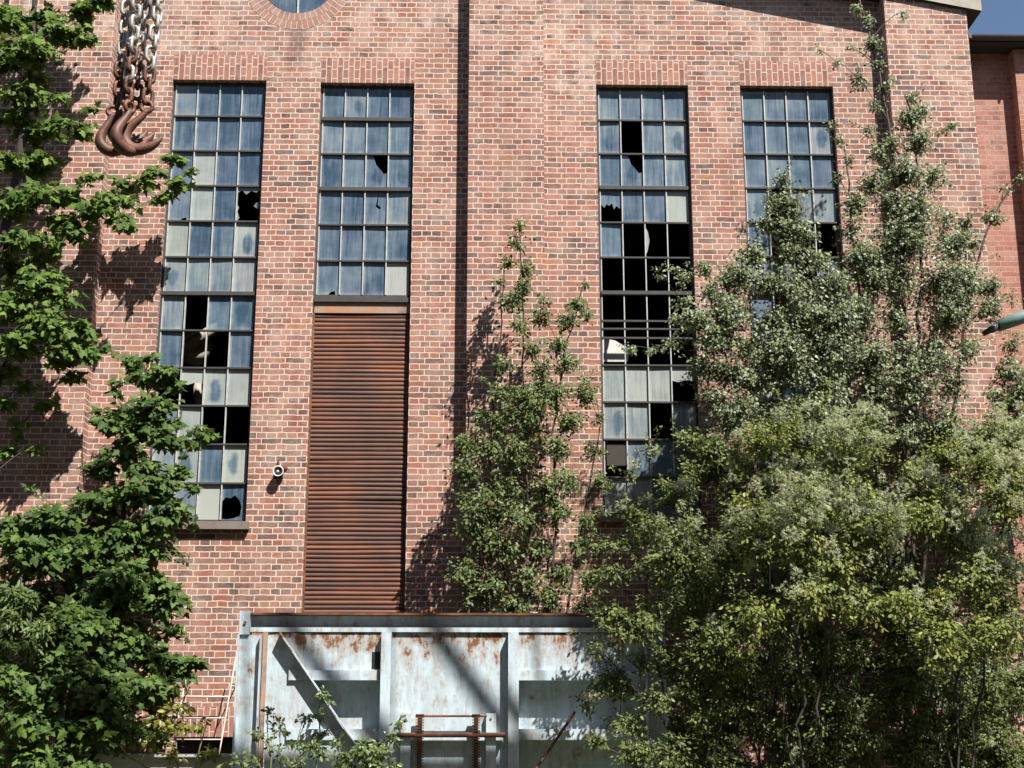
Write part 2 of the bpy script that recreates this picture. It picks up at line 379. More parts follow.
def thing(name, label, cat, loc, group=None):
    o = bpy.data.objects.new(name, None); COL.objects.link(o); o.location = tuple(map(float, loc))
    o.empty_display_size = 0.3
    o['label'] = label; o['category'] = cat
    if group: o['group'] = group
    return o
def tag(o, label, cat, group=None):
    o['label'] = label; o['category'] = cat
    if group: o['group'] = group
    return o

# ------------------------------------------------------------------ ground
g = Geo(); g.poly([(-400, -400, 0), (400, -400, 0), (400, 400, 0), (-400, 400, 0)])
tg_ = NT('weedy_ground'); o_ = tg_.obj()
cg = tg_.mix(tg_.ramp(tg_.noise(o_, 0.9, 6), [(0.4, 0.0), (0.6, 1.0)]), (0.10, 0.085, 0.06), (0.05, 0.07, 0.025))
M_ground = tg_.done(tg_.pbr(cg, 0.95, 0, 0.2, tg_.bump(tg_.noise(o_, 12, 5), 0.6, 0.05)))
gr = g.build('ground', M_ground); gr['kind'] = 'structure'

# ------------------------------------------------------------------ the hall
def X(px, py): return at(px, py, 0)[0]
def Z(px, py): return at(px, py, 0)[2]
PD = 0.24                                       # pilaster projection
hall = thing('brick_hall', 'tall red brick factory hall with broken gridded windows, rusty shutter and gable roof', 'building', (0, 0, 0))

def avg(*a): return sum(a)/len(a)
def win(l, r, t, b):
    """l, r: list of (px,py) on the left/right edge, t, b on top/bottom"""
    return [avg(*[X(*p) for p in l]), avg(*[X(*p) for p in r]), avg(*[Z(*p) for p in b]), avg(*[Z(*p) for p in t])]
W1 = win([(172, 82), (164.5, 220), (157, 325)], [(266.4, 82), (260.5, 200), (250, 430), (246.3, 520)], [(219, 80)], [(225, 522)])
W2 = win([(320.7, 85), (312.7, 295), (303, 560)], [(414.6, 83), (406.8, 500)], [(367, 83)], [(360, 640)])
W3 = win([(596.4, 86), (599, 290), (602.9, 511)], [(688.3, 86), (694, 270)], [(642, 85)], [(650, 515)])
W4 = win([(740.2, 86), (747, 255)], [(832.8, 86), (844.3, 270)], [(786, 86)], [(795, 512)])
W5 = [X(176, 740), X(237, 740), 0.35, Z(205, 737)]        # cellar opening
OPEN = [W1, W2, W3, W4, W5]
XR = avg(X(965, 30), X(972, 200)); 
PEAKX = X(294, -60)
XL = 2*PEAKX-XR
# roof underside line through the verge corner seen in the photograph
OV = PD+0.055
vA = at(978.6, 10, -OV); vB = at(932, 0, -OV)
SLOPE = 0.20
def roof_z(x): return vA[2]+(vA[0]-abs(x-PEAKX)-PEAKX)*SLOPE
CX, CR = X(297, 13), 0.52
CZ = Z(297, 13.3)+CR
BH = CR+0.26                                     # half side of the square round the oculus
D = 0.34                                         # wall thickness
MULT = {}

xs = sorted(set([XL, XR, PEAKX, CX-BH, CX+BH]+[w_[0] for w_ in OPEN]+[w_[1] for w_ in OPEN]))
zs = sorted(set([0.0]+[w_[2] for w_ in OPEN]+[w_[3] for w_ in OPEN]+[CZ-BH, CZ+BH]))
def inside(x, z):
    if abs(x-CX) < BH and abs(z-CZ) < BH: return True
    return any(a < x < b and c < z < d for a, b, c, d in OPEN)
g = Geo()
for i in range(len(xs)-1):
    for k in range(len(zs)):
        x0, x1 = xs[i], xs[i+1]; z0 = zs[k]
        if k < len(zs)-1:
            z1 = zs[k+1]
            if inside((x0+x1)/2, (z0+z1)/2): continue
            za = zb = z1
        else: za, zb = roof_z(x0), roof_z(x1)
        pts = [(x0, 0, z0), (x1, 0, z0), (x1, 0, zb), (x0, 0, za)]
        g.poly(pts, [(p[0], p[2]) for p in pts])
NS = 64
def sq(a):
    c, s = math.cos(a), math.sin(a); m = max(abs(c), abs(s)); return (CX+BH*c/m, CZ+BH*s/m)
for k in range(NS):
    a0, a1 = 2*math.pi*k/NS, 2*math.pi*(k+1)/NS
    (o0x, o0z), (o1x, o1z) = sq(a0), sq(a1)
    i0 = (CX+CR*math.cos(a0), CZ+CR*math.sin(a0)); i1 = (CX+CR*math.cos(a1), CZ+CR*math.sin(a1))
    pts = [(o0x, 0, o0z), (o1x, 0, o1z), (i1[0], 0, i1[1]), (i0[0], 0, i0[1])][::-1]
    g.poly(pts, [(p[0], p[2]) for p in pts])
    pts = [(i0[0], 0, i0[1]), (i1[0], 0, i1[1]), (i1[0], D, i1[1]), (i0[0], D, i0[1])]
    g.poly(pts, [(p[1], a0*CR) for p in pts])
for x0, x1, z0, z1 in OPEN:
    for pts in ([(x0, 0, z0), (x0, 0, z1), (x0, D, z1), (x0, D, z0)], [(x1, D, z0), (x1, D, z1), (x1, 0, z1), (x1, 0, z0)],):
        g.poly(pts, [(p[1], p[2]) for p in pts])
    for pts in ([(x0, 0, z1), (x1, 0, z1), (x1, D, z1), (x0, D, z1)], [(x0, D, z0), (x1, D, z0), (x1, 0, z0), (x0, 0, z0)]):
        g.poly(pts, [(p[0], p[1]) for p in pts])
g.build('wall', M_brick, hall)

# sides, back and inside of the hall
DEP = 15.0
g = Geo()
for x in (XL, XR):
    h = roof_z(x)
    pts = [(x, 0, 0), (x, DEP, 0), (x, DEP, h), (x, 0, h)]
    if x == XL: pts = pts[::-1]
    g.poly(pts, [(p[1], p[2]) for p in pts])
pts = [(XR, DEP, 0), (XL, DEP, 0), (XL, DEP, roof_z(XL)), (PEAKX, DEP, roof_z(PEAKX)), (XR, DEP, roof_z(XR))]
g.poly(pts, [(p[0], p[2]) for p in pts])
g.build('side_wall', M_brick, hall)
g = Geo()
e = 0.35
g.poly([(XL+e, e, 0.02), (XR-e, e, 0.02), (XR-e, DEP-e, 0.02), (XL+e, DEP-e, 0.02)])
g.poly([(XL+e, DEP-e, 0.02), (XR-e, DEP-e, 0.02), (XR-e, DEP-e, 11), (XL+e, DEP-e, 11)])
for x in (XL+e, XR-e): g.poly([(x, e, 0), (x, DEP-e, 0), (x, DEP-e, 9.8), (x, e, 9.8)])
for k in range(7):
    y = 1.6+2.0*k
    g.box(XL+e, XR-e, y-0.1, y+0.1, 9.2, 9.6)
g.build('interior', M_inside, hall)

# roof slab
g = Geo()
TH = 0.30; SO = 0.20
for sgn in (1, -1):
    xe = PEAKX+sgn*(XR-PEAKX+SO)
    def rp(x, y, dz): return (x, y, roof_z(x)+dz)
    a, b = PEAKX, xe
    for (y0, y1, dz0, dz1, mt) in ((-OV, DEP+0.3, 0.0, TH, 0),):
        c = [rp(a, y0, dz0), rp(b, y0, dz0), rp(b, y0, dz1), rp(a, y0, dz1)]
        d = [rp(a, y1, dz0), rp(b, y1, dz0), rp(b, y1, dz1), rp(a, y1, dz1)]
        g.poly(c if sgn > 0 else c[::-1], None, 0); g.poly(d[::-1], None, 0)
        g.poly([c[3], c[2], d[2], d[3]], None, 1)
        g.poly([c[0], d[0], d[1], c[1]], None, 2)
        g.poly([c[1], d[1], d[2], c[2]], None, 2)
    # tarred felt edge lapping over the verge
    lip = [rp(a, -OV-0.035, TH-0.05), rp(b+sgn*0.04, -OV-0.035, TH-0.05), rp(b+sgn*0.04, -OV-0.035, TH+0.05), rp(a, -OV-0.035, TH+0.05)]
    lib = [(p[0], p[1]+0.03, p[2]) for p in lip]
    g.poly(lip, None, 2); g.poly([lip[3], lip[2], lib[2], lib[3]], None, 2); g.poly([lib[0], lib[1], lip[1], lip[0]], None, 2)
    ex = b+sgn*0.05
g.build('roof', [M_concrete, M_dark, M_dark], hall)

# pilasters
def pilaster(xa, xb):
    g = Geo()
    zt0, zt1 = roof_z(xa)-0.004, roof_z(xb)-0.004
    p = [(xa, -PD), (xb, -PD), (xb, -0.002), (xa, -0.002)]
    f = [(xa, -PD, 0), (xb, -PD, 0), (xb, -PD, zt1), (xa, -PD, zt0)]
    g.poly(f, [(q[0]+0.09, q[2]) for q in f])
    for x, zt, fl in ((xa, zt0, 0), (xb, zt1, 1)):
        f = [(x, 0, 0), (x, -PD, 0), (x, -PD, zt), (x, 0, zt)]
        if fl: f = f[::-1]
        g.poly(f, [(q[1], q[2]) for q in f])
    g.build('pilaster', M_brick_p, hall)
SH = PD
pilaster(at(467, 300, -PD)[0], at(545, 300, -PD)[0])
pilaster(at(888, 60, -PD)[0], XR+0.003)
pilaster(at(20, 160, -PD)[0]-0.35, at(104, 160, -PD)[0])
pilaster(XL, XL+0.95)

# soldier-course lintels
def lintel(par, x0, x1, z1, h=0.375, ov=0.0):
    g = Geo()
    a, b, y = x0-ov, x1+ov, -0.004
    pts = [(a, y, z1+0.001), (b, y, z1+0.001), (b, y, z1+h), (a, y, z1+h)]
    g.poly(pts, [(q[2]-z1+0.003, q[0]-a+0.002) for q in pts])
    pts2 = [(a, y, z1+0.001), (a, D*0.3, z1-0.002), (b, D*0.3, z1-0.002), (b, y, z1+0.001)]
    g.poly(pts2, [(q[1], q[0]-a) for q in pts2])
    for s_ in ((a, z1), (b, z1)):
        p3 = [(s_[0], y, z1), (s_[0], -0.0005, z1), (s_[0], -0.0005, z1+h), (s_[0], y, z1+h)]
        g.poly(p3, [(q[2], q[1]) for q in p3])
    p4 = [(a, y, z1+h), (b, y, z1+h), (b, 0, z1+h), (a, 0, z1+h)]
    g.poly(p4)
    g.build('lintel', M_sold, par)

GY = 0.098                                       # glass plane behind the wall face
F_, C_, X_ = 0.78, 0.16, None                    # frosted, clear, missing
def hole(kind):
    """remaining glass as polygons in pane units (u right, v up)"""
    if kind == 'low': return [[(0, 1), (0, .52), (.12, .5), (.2, .44), (.3, .55), (.42, .5), (.55, .58), (.63, .4), (.75, .5), (.9, .42), (1, .5), (1, 1)]]
    if kind == 'corner': return [[(0, 0), (.2, .03), (.28, .14), (.42, .2), (.5, .3), (.47, .42), (.62, .5), (.7, .56), (.9, .62), (1, .66), (1, 1), (0, 1)]]
    if kind == 'wedge': return [[(0, 0), (1, 0), (1, .50), (.8, .46), (.62, .60), (.45, .72), (.38, .86), (.3, 1), (0, 1)]]
    if kind == 'chip': return [[(0, 0), (1, 0), (1, 1), (.6, 1), (.57, .58), (.72, .5), (.62, .46), (.48, .54), (.5, .6), (.6, 1.0), (0, 1)]]
    if kind == 'round': return [[(0, 0), (.05, .02), (.02, .5), (.16, .62), (.4, .6), (.55, .68), (.75, .55), (.86, .36), (.8, .12), (.6, .06), (.3, .02), (.06, .03), (.06, 0), (1, 0), (1, 1), (0, 1)]]
    if kind == 'teeth': return [[(0, 0), (.14, .12), (.04, .3), (.1, .42), (0, .5)], [(1, .35), (.75, .45), (.85, .55), (1, .58)], [(0, 1), (0, .82), (.2, .9), (.4, .78), (.6, .88), (.85, .84), (1, .92), (1, 1)]]
    if kind == 'shard': return [[(0, .08), (.1, .2), (.2, .5), (.14, .75), (0, .92)]]
    if kind == 'half': return [[(0, .6), (.3, .56), (.6, .62), (1, .58), (1, 1), (0, 1)]]
    if kind == 'nick': return [[(0, .0), (.5, 0), (.62, .1), (.8, .12), (.83, 0), (1, 0), (1, 1), (0, 1)]]
def make_window(Wd, rows, panes, zbot=None, heavy=(), extra=(), sill=True, defv=C_, top_h=0.375, rusty=False):
    x0, x1, z0, z1 = Wd
    z0 = zbot if zbot is not None else z0
    fr = Geo(); y0, y1 = GY-0.028, GY+0.02
    fwid = 0.034
    yy = GY-0.02
    # outer frame
    fr.box(x0, x0+fwid, yy, y1, z0, z1, 1); fr.box(x1-fwid, x1, yy, y1, z0, z1, 1)
    fr.box(x0+fwid, x1-fwid, yy, y1, z1-0.045, z1, 1); fr.box(x0+fwid, x1-fwid, yy, y1, z0, z0+0.04, 1)
    H = z1-z0; zr = [z1-0.045]
    for r in range(1, rows): zr.append(z1-H*r/rows)
    zr.append(z0+0.04)
    xc = [x0+fwid+(x1-x0-2*fwid)*k/4 for k in range(5)]
    bw = 0.0145
    for k in (1, 2, 3): fr.box(xc[k]-bw/2, xc[k]+bw/2, GY-0.030, GY+0.012, z0+0.04, z1-0.045, 0)
    fr.box(x0+fwid, x0+fwid+0.012, GY-0.026, GY+0.012, z0+0.04, z1-0.045, 0)
    for r in range(1, rows):
        hw = 0.05 if r in heavy else 0.022
        fr.box(x0+fwid, x1-fwid, GY-(0.05 if r in heavy else 0.036), GY+0.010, zr[r]-hw/2, zr[r]+hw/2, 1)
    for zf, mt in extra:
        zz = z1-H*zf/rows
        fr.box(x0+fwid, x1-fwid, GY-0.034, GY+0.01, zz-0.012, zz+0.012, mt)
    wo = fr.build('window', [M_barL, M_rust if rusty else M_barD], hall)
    gl = Geo(); dust = []; seed = []
    for r in range(rows):
        for c in range(4):
            v = panes.get((r, c), defv)
            if v is X_: continue
            d0 = v; polys = None
            if isinstance(v, tuple): polys = hole(v[0]); d0 = v[1]
            if polys is None: polys = [[(0, 0), (1, 0), (1, 1), (0, 1)]]
            d0 = d0+random.uniform(-0.14, 0.15); sd = random.random()
            tx, tz = random.gauss(0, 0.004), random.gauss(0, 0.004)
            for P in polys:
                pts = [(xc[c]+(xc[c+1]-xc[c])*u, GY+tx*(u-.5)+tz*(q-.5), zr[r+1]+(zr[r]-zr[r+1])*q) for u, q in P]
                gl.poly(pts, P); dust.append(d0); seed.append(sd)
    go = gl.build('glazing', M_glass, wo)
    for nm, arr in (('dust', dust), ('seed', seed)):
        a = go.data.attributes.new(nm, 'FLOAT', 'FACE'); a.data.foreach_set('value', np.array(arr, dtype=np.float32))
    if sill:
        s = Geo(); s.box(x0-0.03, x1+0.05, -0.085, GY-0.03, z0-0.10, z0-0.002)
        s.build('sill', M_sill, wo)
    lintel(wo, x0, x1, z1, top_h)
    return wo
p1 = {(0, 0): .5, (2, 1): .72, (3, 1): .75, (3, 0): ('nick', .25), (3, 3): ('teeth', .3), (4, 0): .72, (4, 3): .68, (4, 1): .12, (5, 0): .62, (5, 1): .6, (5, 2): .56, (5, 3): .52,
      (6, 0): .5, (6, 1): X_, (6, 2): .3, (7, 1): X_, (7, 2): X_, (7, 0): .2, (8, 0): X_, (8, 1): ('half', .95), (8, 2): .8, (8, 3): .86, (9, 0): .6, (9, 1): .84, (9, 2): X_, (9, 3): X_,
      (10, 0): .55, (10, 1): .7, (10, 2): .2, (10, 3): .88, (11, 0): .3, (11, 1): .45, (11, 2): .92, (11, 3): ('round', .2)}
make_window(W1, 12, p1, heavy=(6,))
Z2 = Z(360, 296)
p2 = {(2, 2): ('wedge', .3), (3, 2): ('chip', .3), (5, 3): .9, (5, 0): ('nick', .3)}
def flipc(): pass
wo2 = make_window(W2, 6, p2, zbot=Z2, heavy=(1, 3), sill=False, defv=.27)
p3 = {(1, 1): X_, (1, 3): .5, (2, 1): ('wedge', .4), (2, 2): .42, (3, 0): ('low', .35), (3, 3): .88, (4, 0): .3, (4, 1): X_, (4, 2): ('shard', .6), (4, 3): X_,
      (8, 0): .85, (8, 1): .9, (8, 2): .85, (8, 3): ('half', .9), (9, 0): .7, (9, 1): .7, (9, 2): X_, (9, 3): .6, (10, 0): X_, (10, 1): .4, (10, 2): .5, (10, 3): .5, (11, 0): .85, (11, 1): .85, (11, 2): .3}
for r in (5, 6, 7):
    for c in range(4): p3[(r, c)] = X_
make_window(W3, 12, p3, heavy=(3, 6), extra=((6.78, 1), (7.25, 1)), defv=.33)
p4 = {(3, 1): X_, (4, 3): X_, (4, 1): X_, (4, 2): X_, (5, 2): X_, (6, 1): X_, (7, 2): X_}
make_window(W4, 12, p4, heavy=(6,), defv=.36)

# roller shutter closing the lower part of the second window
x0, x1 = W2[0]+0.012, W2[1]-0.012
zt, zb = Z2-0.004, 0.0
sh = Geo()
ya = 0.118
sh.box(x0, x1, 0.05, 0.16, zt-0.06, zt, 1)
ztop = zt-0.215
pitch = 0.058; k = 0
prof = [(0.0, 0.0), (-0.006, 0.004), (-0.011, 0.014), (-0.013, 0.026), (-0.011, 0.038), (-0.006, 0.048), (0.0, 0.0535), (0.003, 0.0558)]
z = ztop; seq = []
while z > zb+0.1:
    seq += [(ya+dy, z-dz) for dy, dz in prof]; z -= pitch
SX = np.linspace(x0+0.012, x1-0.012, 15)
wav = {}
def wob(i, k):
    q = i//8
    if q not in wav: wav[q] = (rng.normal(0, 0.0035), rng.normal(0, 0.004), rng.uniform(0, 6.28))
    a_, b_, c_ = wav[q]; u = k/14
    return (a_+0.004*math.sin(u*5+q*0.21)+b_*math.sin(u*3.1+c_), 0.6*b_*math.sin(u*4+c_))
for i in range(len(seq)-1):
    (ya0, za0), (ya1, za1) = seq[i], seq[i+1]
    for k in range(14):
        w00, w01, w10, w11 = wob(i, k), wob(i, k+1), wob(i+1, k), wob(i+1, k+1)
        sh.poly([(SX[k], ya1+w10[0], za1+w10[1]), (SX[k+1], ya1+w11[0], za1+w11[1]), (SX[k+1], ya0+w01[0], za0+w01[1]), (SX[k], ya0+w00[0], za0+w00[1])])
so_ = sh.build('roller_shutter', [M_shut, M_barD], hall)
s2 = Geo(); s2.box(x0+0.004, x1-0.004, 0.085, 0.15, zt-0.205, zt-0.057)
s2.build('header_plate', M_plate, so_)
s3 = Geo()
s3.box(x0-0.008, x0+0.012, 0.09, 0.16, 0, zt-0.207); s3.box(x1-0.012, x1+0.008, 0.09, 0.16, 0, zt-0.207)
s3.build('guide_rail', M_rust, so_)

# round window under the peak
g = Geo()
ringn = 48
for rr0, rr1, ya_, yb_ in ((CR-0.035, CR-0.001, GY-0.03, GY+0.03),):
    for k in range(ringn):
        a0, a1 = 2*math.pi*k/ringn, 2*math.pi*(k+1)/ringn
        P = lambda r, a, y: (CX+r*math.cos(a), y, CZ+r*math.sin(a))
        g.poly([P(rr0, a0, ya_), P(rr1, a0, ya_), P(rr1, a1, ya_), P(rr0, a1, ya_)], None, 1)
        g.poly([P(rr0, a0, ya_), P(rr0, a1, ya_), P(rr0, a1, yb_), P(rr0, a0, yb_)], None, 1)
g.box(CX-0.012, CX+0.012, GY-0.03, GY+0.012, CZ-CR+0.03, CZ+CR-0.03, 0)
g.box(CX-CR+0.03, CX+CR-0.03, GY-0.034, GY+0.012, CZ-0.012, CZ+0.012, 1)
rw = g.build('round_window', [M_barL, M_barD], hall)
g = Geo(); pts = [(CX+(CR-0.02)*math.cos(a), GY, CZ+(CR-0.02)*math.sin(a)) for a in np.linspace(0, 2*math.pi, 49)[:-1]]
g.poly(pts, [(0.5+0.25*math.cos(a), 0.5+0.25*math.sin(a)) for a in np.linspace(0, 2*math.pi, 49)[:-1]])
go = g.build('glazing', M_glass, rw)
for nm, v in (('dust', 0.12), ('seed', 0.1)):
    a = go.data.attributes.new(nm, 'FLOAT', 'FACE'); a.data.foreach_set('value', np.array([v], dtype=np.float32))
g = Geo()
for r0, r1, yy, off in ((CR+0.001, CR+0.115, -0.004, 0.0), (CR+0.116, CR+0.245, -0.003, 0.31)):
    n = 72
    for k in range(n):
        a0, a1 = 2*math.pi*k/n, 2*math.pi*(k+1)/n
        P = lambda r, a, y: (CX+r*math.cos(a), y, CZ+r*math.sin(a))
        uvf = lambda r, a: ((r-r0)+0.0075, (a*(r0+r1)/2*1.0)+off)
        q = [(r0, a0), (r0, a1), (r1, a1), (r1, a0)]
        g.poly([P(r, a, yy) for r, a in q][::-1], [uvf(r, a) for r, a in q][::-1])
        g.poly([P(r1, a0, yy), P(r1, a1, yy), P(r1, a1, 0), P(r1, a0, 0)], [uvf(r1, a0)]*4)
        g.poly([P(r0, a0, yy), P(r0, a1, yy), P(r0, a1, D*0.3), P(r0, a0, D*0.3)], [uvf(r0, a0), uvf(r0, a1), (0.1, a1*r1), (0.1, a0*r1)])
M_ring = brick_mat('ring_brick', [(0, (0.20, 0.11, 0.09)), (0.4, (0.29, 0.14, 0.105)), (0.8, (0.30, 0.15, 0.11)), (1, (0.36, 0.17, 0.10))], (0.58, 0.48, 0.40), 0.9, blen=0.26, squash=1.0)
g.build('brick_surround', M_ring, rw)

# cellar opening: soldier course, and a dark sheet standing in for its shade
g = Geo(); g.box(W5[0]+0.01, W5[1]-0.01, 0.12, 0.16, W5[2], W5[3]-0.02)
hw = g.build('cellar_opening_shade', M_dark, hall)
lintel(hw, W5[0]-0.06, W5[1]+0.04, W5[3], 0.36)

# ------------------------------------------------------------------ unseen hall added across the yard to block sky fill, mirrored in the panes
OY = -21.0
opp = thing('sky_blocker_hall', 'unseen dark brick hall added across the yard to block sky fill', 'building', (0, OY, 0))
g = Geo(); g.box(-30, 30, OY-12, OY, 0, 15); g.build('wall', M_brick_a, opp)
g = Geo(); g.box(-30.4, 30.4, OY-12.4, OY+0.4, 15, 15.3); g.build('roof', M_dark, opp)
for k in range(9):
    x = -25+6*k
    g = Geo(); g.box(x-0.8, x+0.8, OY, OY+0.03, 4.0, 9.5); g.build('window', M_gutter, opp)

# ------------------------------------------------------------------ annex on the right
AY = 0.85
annex = thing('brick_annex', 'lower orange red brick annex behind the right corner of the hall with black gutter', 'building', (XR+3, AY, 0))
zg = at(1000, 40, AY-0.42)[2]
zw = zg+0.25
xa1 = XR+7.0
g = Geo(); f = [(XR+0.001, AY, 0), (xa1, AY, 0), (xa1, AY, zw), (XR+0.001, AY, zw)]
g.poly(f, [(q[0], q[2]) for q in f])
f = [(xa1, AY, 0), (xa1, AY+8, 0), (xa1, AY+8, zw), (xa1, AY, zw)]
g.poly(f, [(q[1], q[2]) for q in f])
g.build('wall', M_brick_a, annex)
g = Geo(); px0 = at(1018, 100, AY-0.2)[0]
g.box(px0, px0+0.8, AY-0.2, AY+0.01, 0, zg-0.02)
g.build('pier', M_brick_a, annex)
g = Geo()
g.poly([(XR+0.3, AY-0.34, zg+0.04), (xa1+0.2, AY-0.34, zg+0.04), (xa1+0.2, AY+6, zg+0.9), (XR+0.3, AY+6, zg+0.9)], None)
g.poly([(XR+0.01, AY-0.36, zg), (xa1+0.2, AY-0.36, zg), (xa1+0.2, AY, zg), (XR+0.01, AY, zg)], None)
g.poly([(XR+0.01, AY-0.36, zg), (xa1+0.2, AY-0.36, zg), (xa1+0.2, AY-0.36, zg+0.05), (XR+0.01, AY-0.36, zg+0.05)], None)
g.build('roof', M_dark, annex)
g = Geo()
n = 10
for k in range(n):
    a0, a1 = math.pi+math.pi*k/n, math.pi+math.pi*(k+1)/n
    P = lambda a, x: (x, AY-0.42+0.065*math.cos(a), zg+0.06+0.065*math.sin(a))
    g.poly([P(a0, XR+0.02), P(a0, xa1), P(a1, xa1), P(a1, XR+0.02)])
for k in range(8):
    x = XR+0.25+0.85*k; g.box(x, x+0.03, AY-0.492, AY-0.36, zg-0.01, zg+0.066)
g.build('gutter', M_gutter, annex)

# ------------------------------------------------------------------ alarm bell on the wall
c = at(278, 471, -0.13)
bell = thing('wall_bell', 'small round alarm bell with white rim on brick wall left of rusty shutter', 'bell', (c[0], 0, c[2]))
ax = (0, -1, 0); e1 = (1, 0, 0); e2 = (0, 0, 1); o0 = (c[0], 0, c[2])
g = Geo(); g.lathe([(0.0, 0.05), (0.04, 0.052), (0.060, 0.075), (0.066, 0.115), (0.071, 0.125), (0.071, 0.133), (0.057, 0.133), (0.052, 0.116)], o0, ax, e1, e2, 28)
g.build('bell_rim', M_white, bell, True)
g = Geo(); g.lathe([(0.053, 0.117), (0.03, 0.110), (0.001, 0.110)], o0, ax, e1, e2, 24); g.build('gong', M_black, bell)
g = Geo(); g.lathe([(0.001, 0.142), (0.012, 0.139), (0.018, 0.128), (0.018, 0.112)], (c[0]-0.006, 0, c[2]-0.004), ax, e1, e2, 16); g.build('dome', M_white, bell, True)
g = Geo(); g.box(c[0]-0.05, c[0]+0.05, -0.055, 0.0, c[2]-0.075, c[2]+0.03); g.build('backbox', M_black, bell)
g = Geo(); g.tube([(c[0]-0.012, -0.03, c[2]+0.02), (c[0]-0.015, -0.03, c[2]+0.16), (c[0]-0.012, 0.0, c[2]+0.185)], 0.009, 6); g.box(c[0]+0.03, c[0]+0.10, -0.03, 0, c[2]+0.05, c[2]+0.075)
g.build('conduit', M_rust, bell)

# ------------------------------------------------------------------ things inside the hall, seen through the broken panes
a = at(160, 362, 0.9); b = at(262, 300, 1.3)
g = Geo(); g.tube([a, a*0.5+b*0.5, b], [0.085, 0.08, 0.08], 10)
tag(g.build('fallen_beam', M_stone_in, None, True), 'pale slanted beam inside the hall behind broken panes of left window', 'beam')
c0 = at(194, 346, 1.25)
g = Geo(); g.lathe([(0.001, -0.25), (0.16, -0.22), (0.26, -0.1), (0.27, 0.0), (0.24, 0.07), (0.2, 0.1), (0.1, 0.12), (0.001, 0.11)], c0, (0.25, -0.93, 0.25), (0.97, 0.24, -0.05), (-0.01, 0.25, 0.96), 18)
g.tube([c0+np.array([0.0, 0.15, 0]), c0+np.array([0.1, 0.2, -1.2]), (c0[0]+0.1, c0[1]+0.2, 0.02)], 0.06, 8)
tag(g.build('lagged_drum', M_stone_in, None, True), 'dusty brown round drum on a stand inside the hall behind broken left window', 'drum')
c0 = at(612, 350, 0.8)
g = Geo(); P = [(-.25, -.16), (.22, -.16), (.24, .02), (.05, .14), (-.12, .18), (-.25, .14)]
A = [(c0[0]+x, c0[1]+0.02, c0[2]+z) for x, z in P]; B = [(c0[0]+x, c0[1]+0.22, c0[2]+z+0.03) for x, z in P]
g.poly(A); g.poly(B[::-1])
for i in range(6): g.poly([A[i], B[i], B[(i+1) % 6], A[(i+1) % 6]])
g.box(c0[0]-0.2, c0[0]+0.2, c0[1]+0.06, c0[1]+0.2, 0.0, c0[2]-0.16, 1)
tag(g.build('plaster_block', [M_white, M_inside], None), 'white chunk of plaster inside the hall behind broken third window', 'rubble block')

# ------------------------------------------------------------------ steel gate
GYF = -1.9                                       # front face plane of the plating
def GX(px, py, y=GYF): return at(px, py, y)[0]
def GZ(px, py, y=GYF): return at(px, py, y)[2]
gxl, gxr = GX(239, 640), GX(664, 640)
gate = thing('steel_gate', 'rusty pale blue plate steel gate with channel beam and diagonal brace below shutter', 'gate', ((gxl+gxr)/2, GYF, 0))
ztopb, zbotb = GZ(420, 613, GYF-0.04), GZ(420, 632, GYF-0.04)
def part(name, geo, m, par=gate, smooth=False): return geo.build(name, m, par, smooth)
# top channel beam open to the front
g = Geo(); xb0 = GX(251, 620)
bd = 0.20
g.box(xb0, gxr, GYF+0.13, GYF+0.16, zbotb, ztopb, 0, True)
g.box(xb0, gxr, GYF-0.05, GYF+0.129, ztopb-0.022, ztopb, 1, True)
g.box(xb0, gxr, GYF-0.035, GYF+0.129, zbotb, zbotb+0.05, 0, True)
part('top_beam', g, [M_paint, M_rust])
g = Geo(); g.box(gxl+0.005, xb0-0.004, GYF-0.06, GYF+0.16, zbotb-0.03, ztopb+0.02, 0, True)
g.tube([(gxl+0.07, GYF-0.08, zbotb+0.1), (gxl+0.07, GYF-0.03, zbotb+0.1)], 0.018, 8)
part('end_plate', g, M_paint)
# left and right posts, channels open to the front
for a, b in ((gxl, GX(260, 700)), (GX(646, 700), gxr)):
    g = Geo(); zt_ = zbotb-0.034
    g.box(a, b, GYF-0.03, GYF+0.04, 0, zt_, 0, True)
    g.box(a, a+0.014, GYF-0.10, GYF-0.031, 0, zt_, 0, True)
    g.box(b-0.014, b, GYF-0.11, GYF-0.031, 0, zt_, 0, True)
    part('post', g, M_paint)
xl2, xr2 = GX(261, 700), GX(646, 700)-0.004
g = Geo()
g.box(xl2, xl2+0.05, GYF-0.035, GYF+0.012, 0, zbotb-0.004)
part('edge_strip', g, M_plate)
# plating: centre plate flush, side bays recessed
xs1a, xs1b = GX(381, 690), GX(391, 690); xs2a, xs2b = GX(508, 690), GX(518.5, 690)
zc = GZ(440, 742)
g = Geo(); g.box(xs1b-0.02, xs2a+0.02, GYF+0.002, GYF+0.022, 0.0, zbotb-0.003, 0, True, 0.0)
part('plate', g, M_paint)
RB = 0.19                                        # recess of the side bays
for a, b in ((xl2+0.051, xs1a), (xs2b, xr2)):
    g = Geo(); g.box(a, b, GYF+RB, GYF+RB+0.02, 0.0, zbotb-0.003, 0, True, 0.0)
    part('plate', g, M_paint)
# stiffeners
for a, b in ((xs1a, xs1b), (xs2a, xs2b)):
    g = Geo(); g.box(a, b, GYF-0.13, GYF+RB-0.002, 0.0, zbotb-0.005, 0, True)
    part('stiffener', g, M_paint)
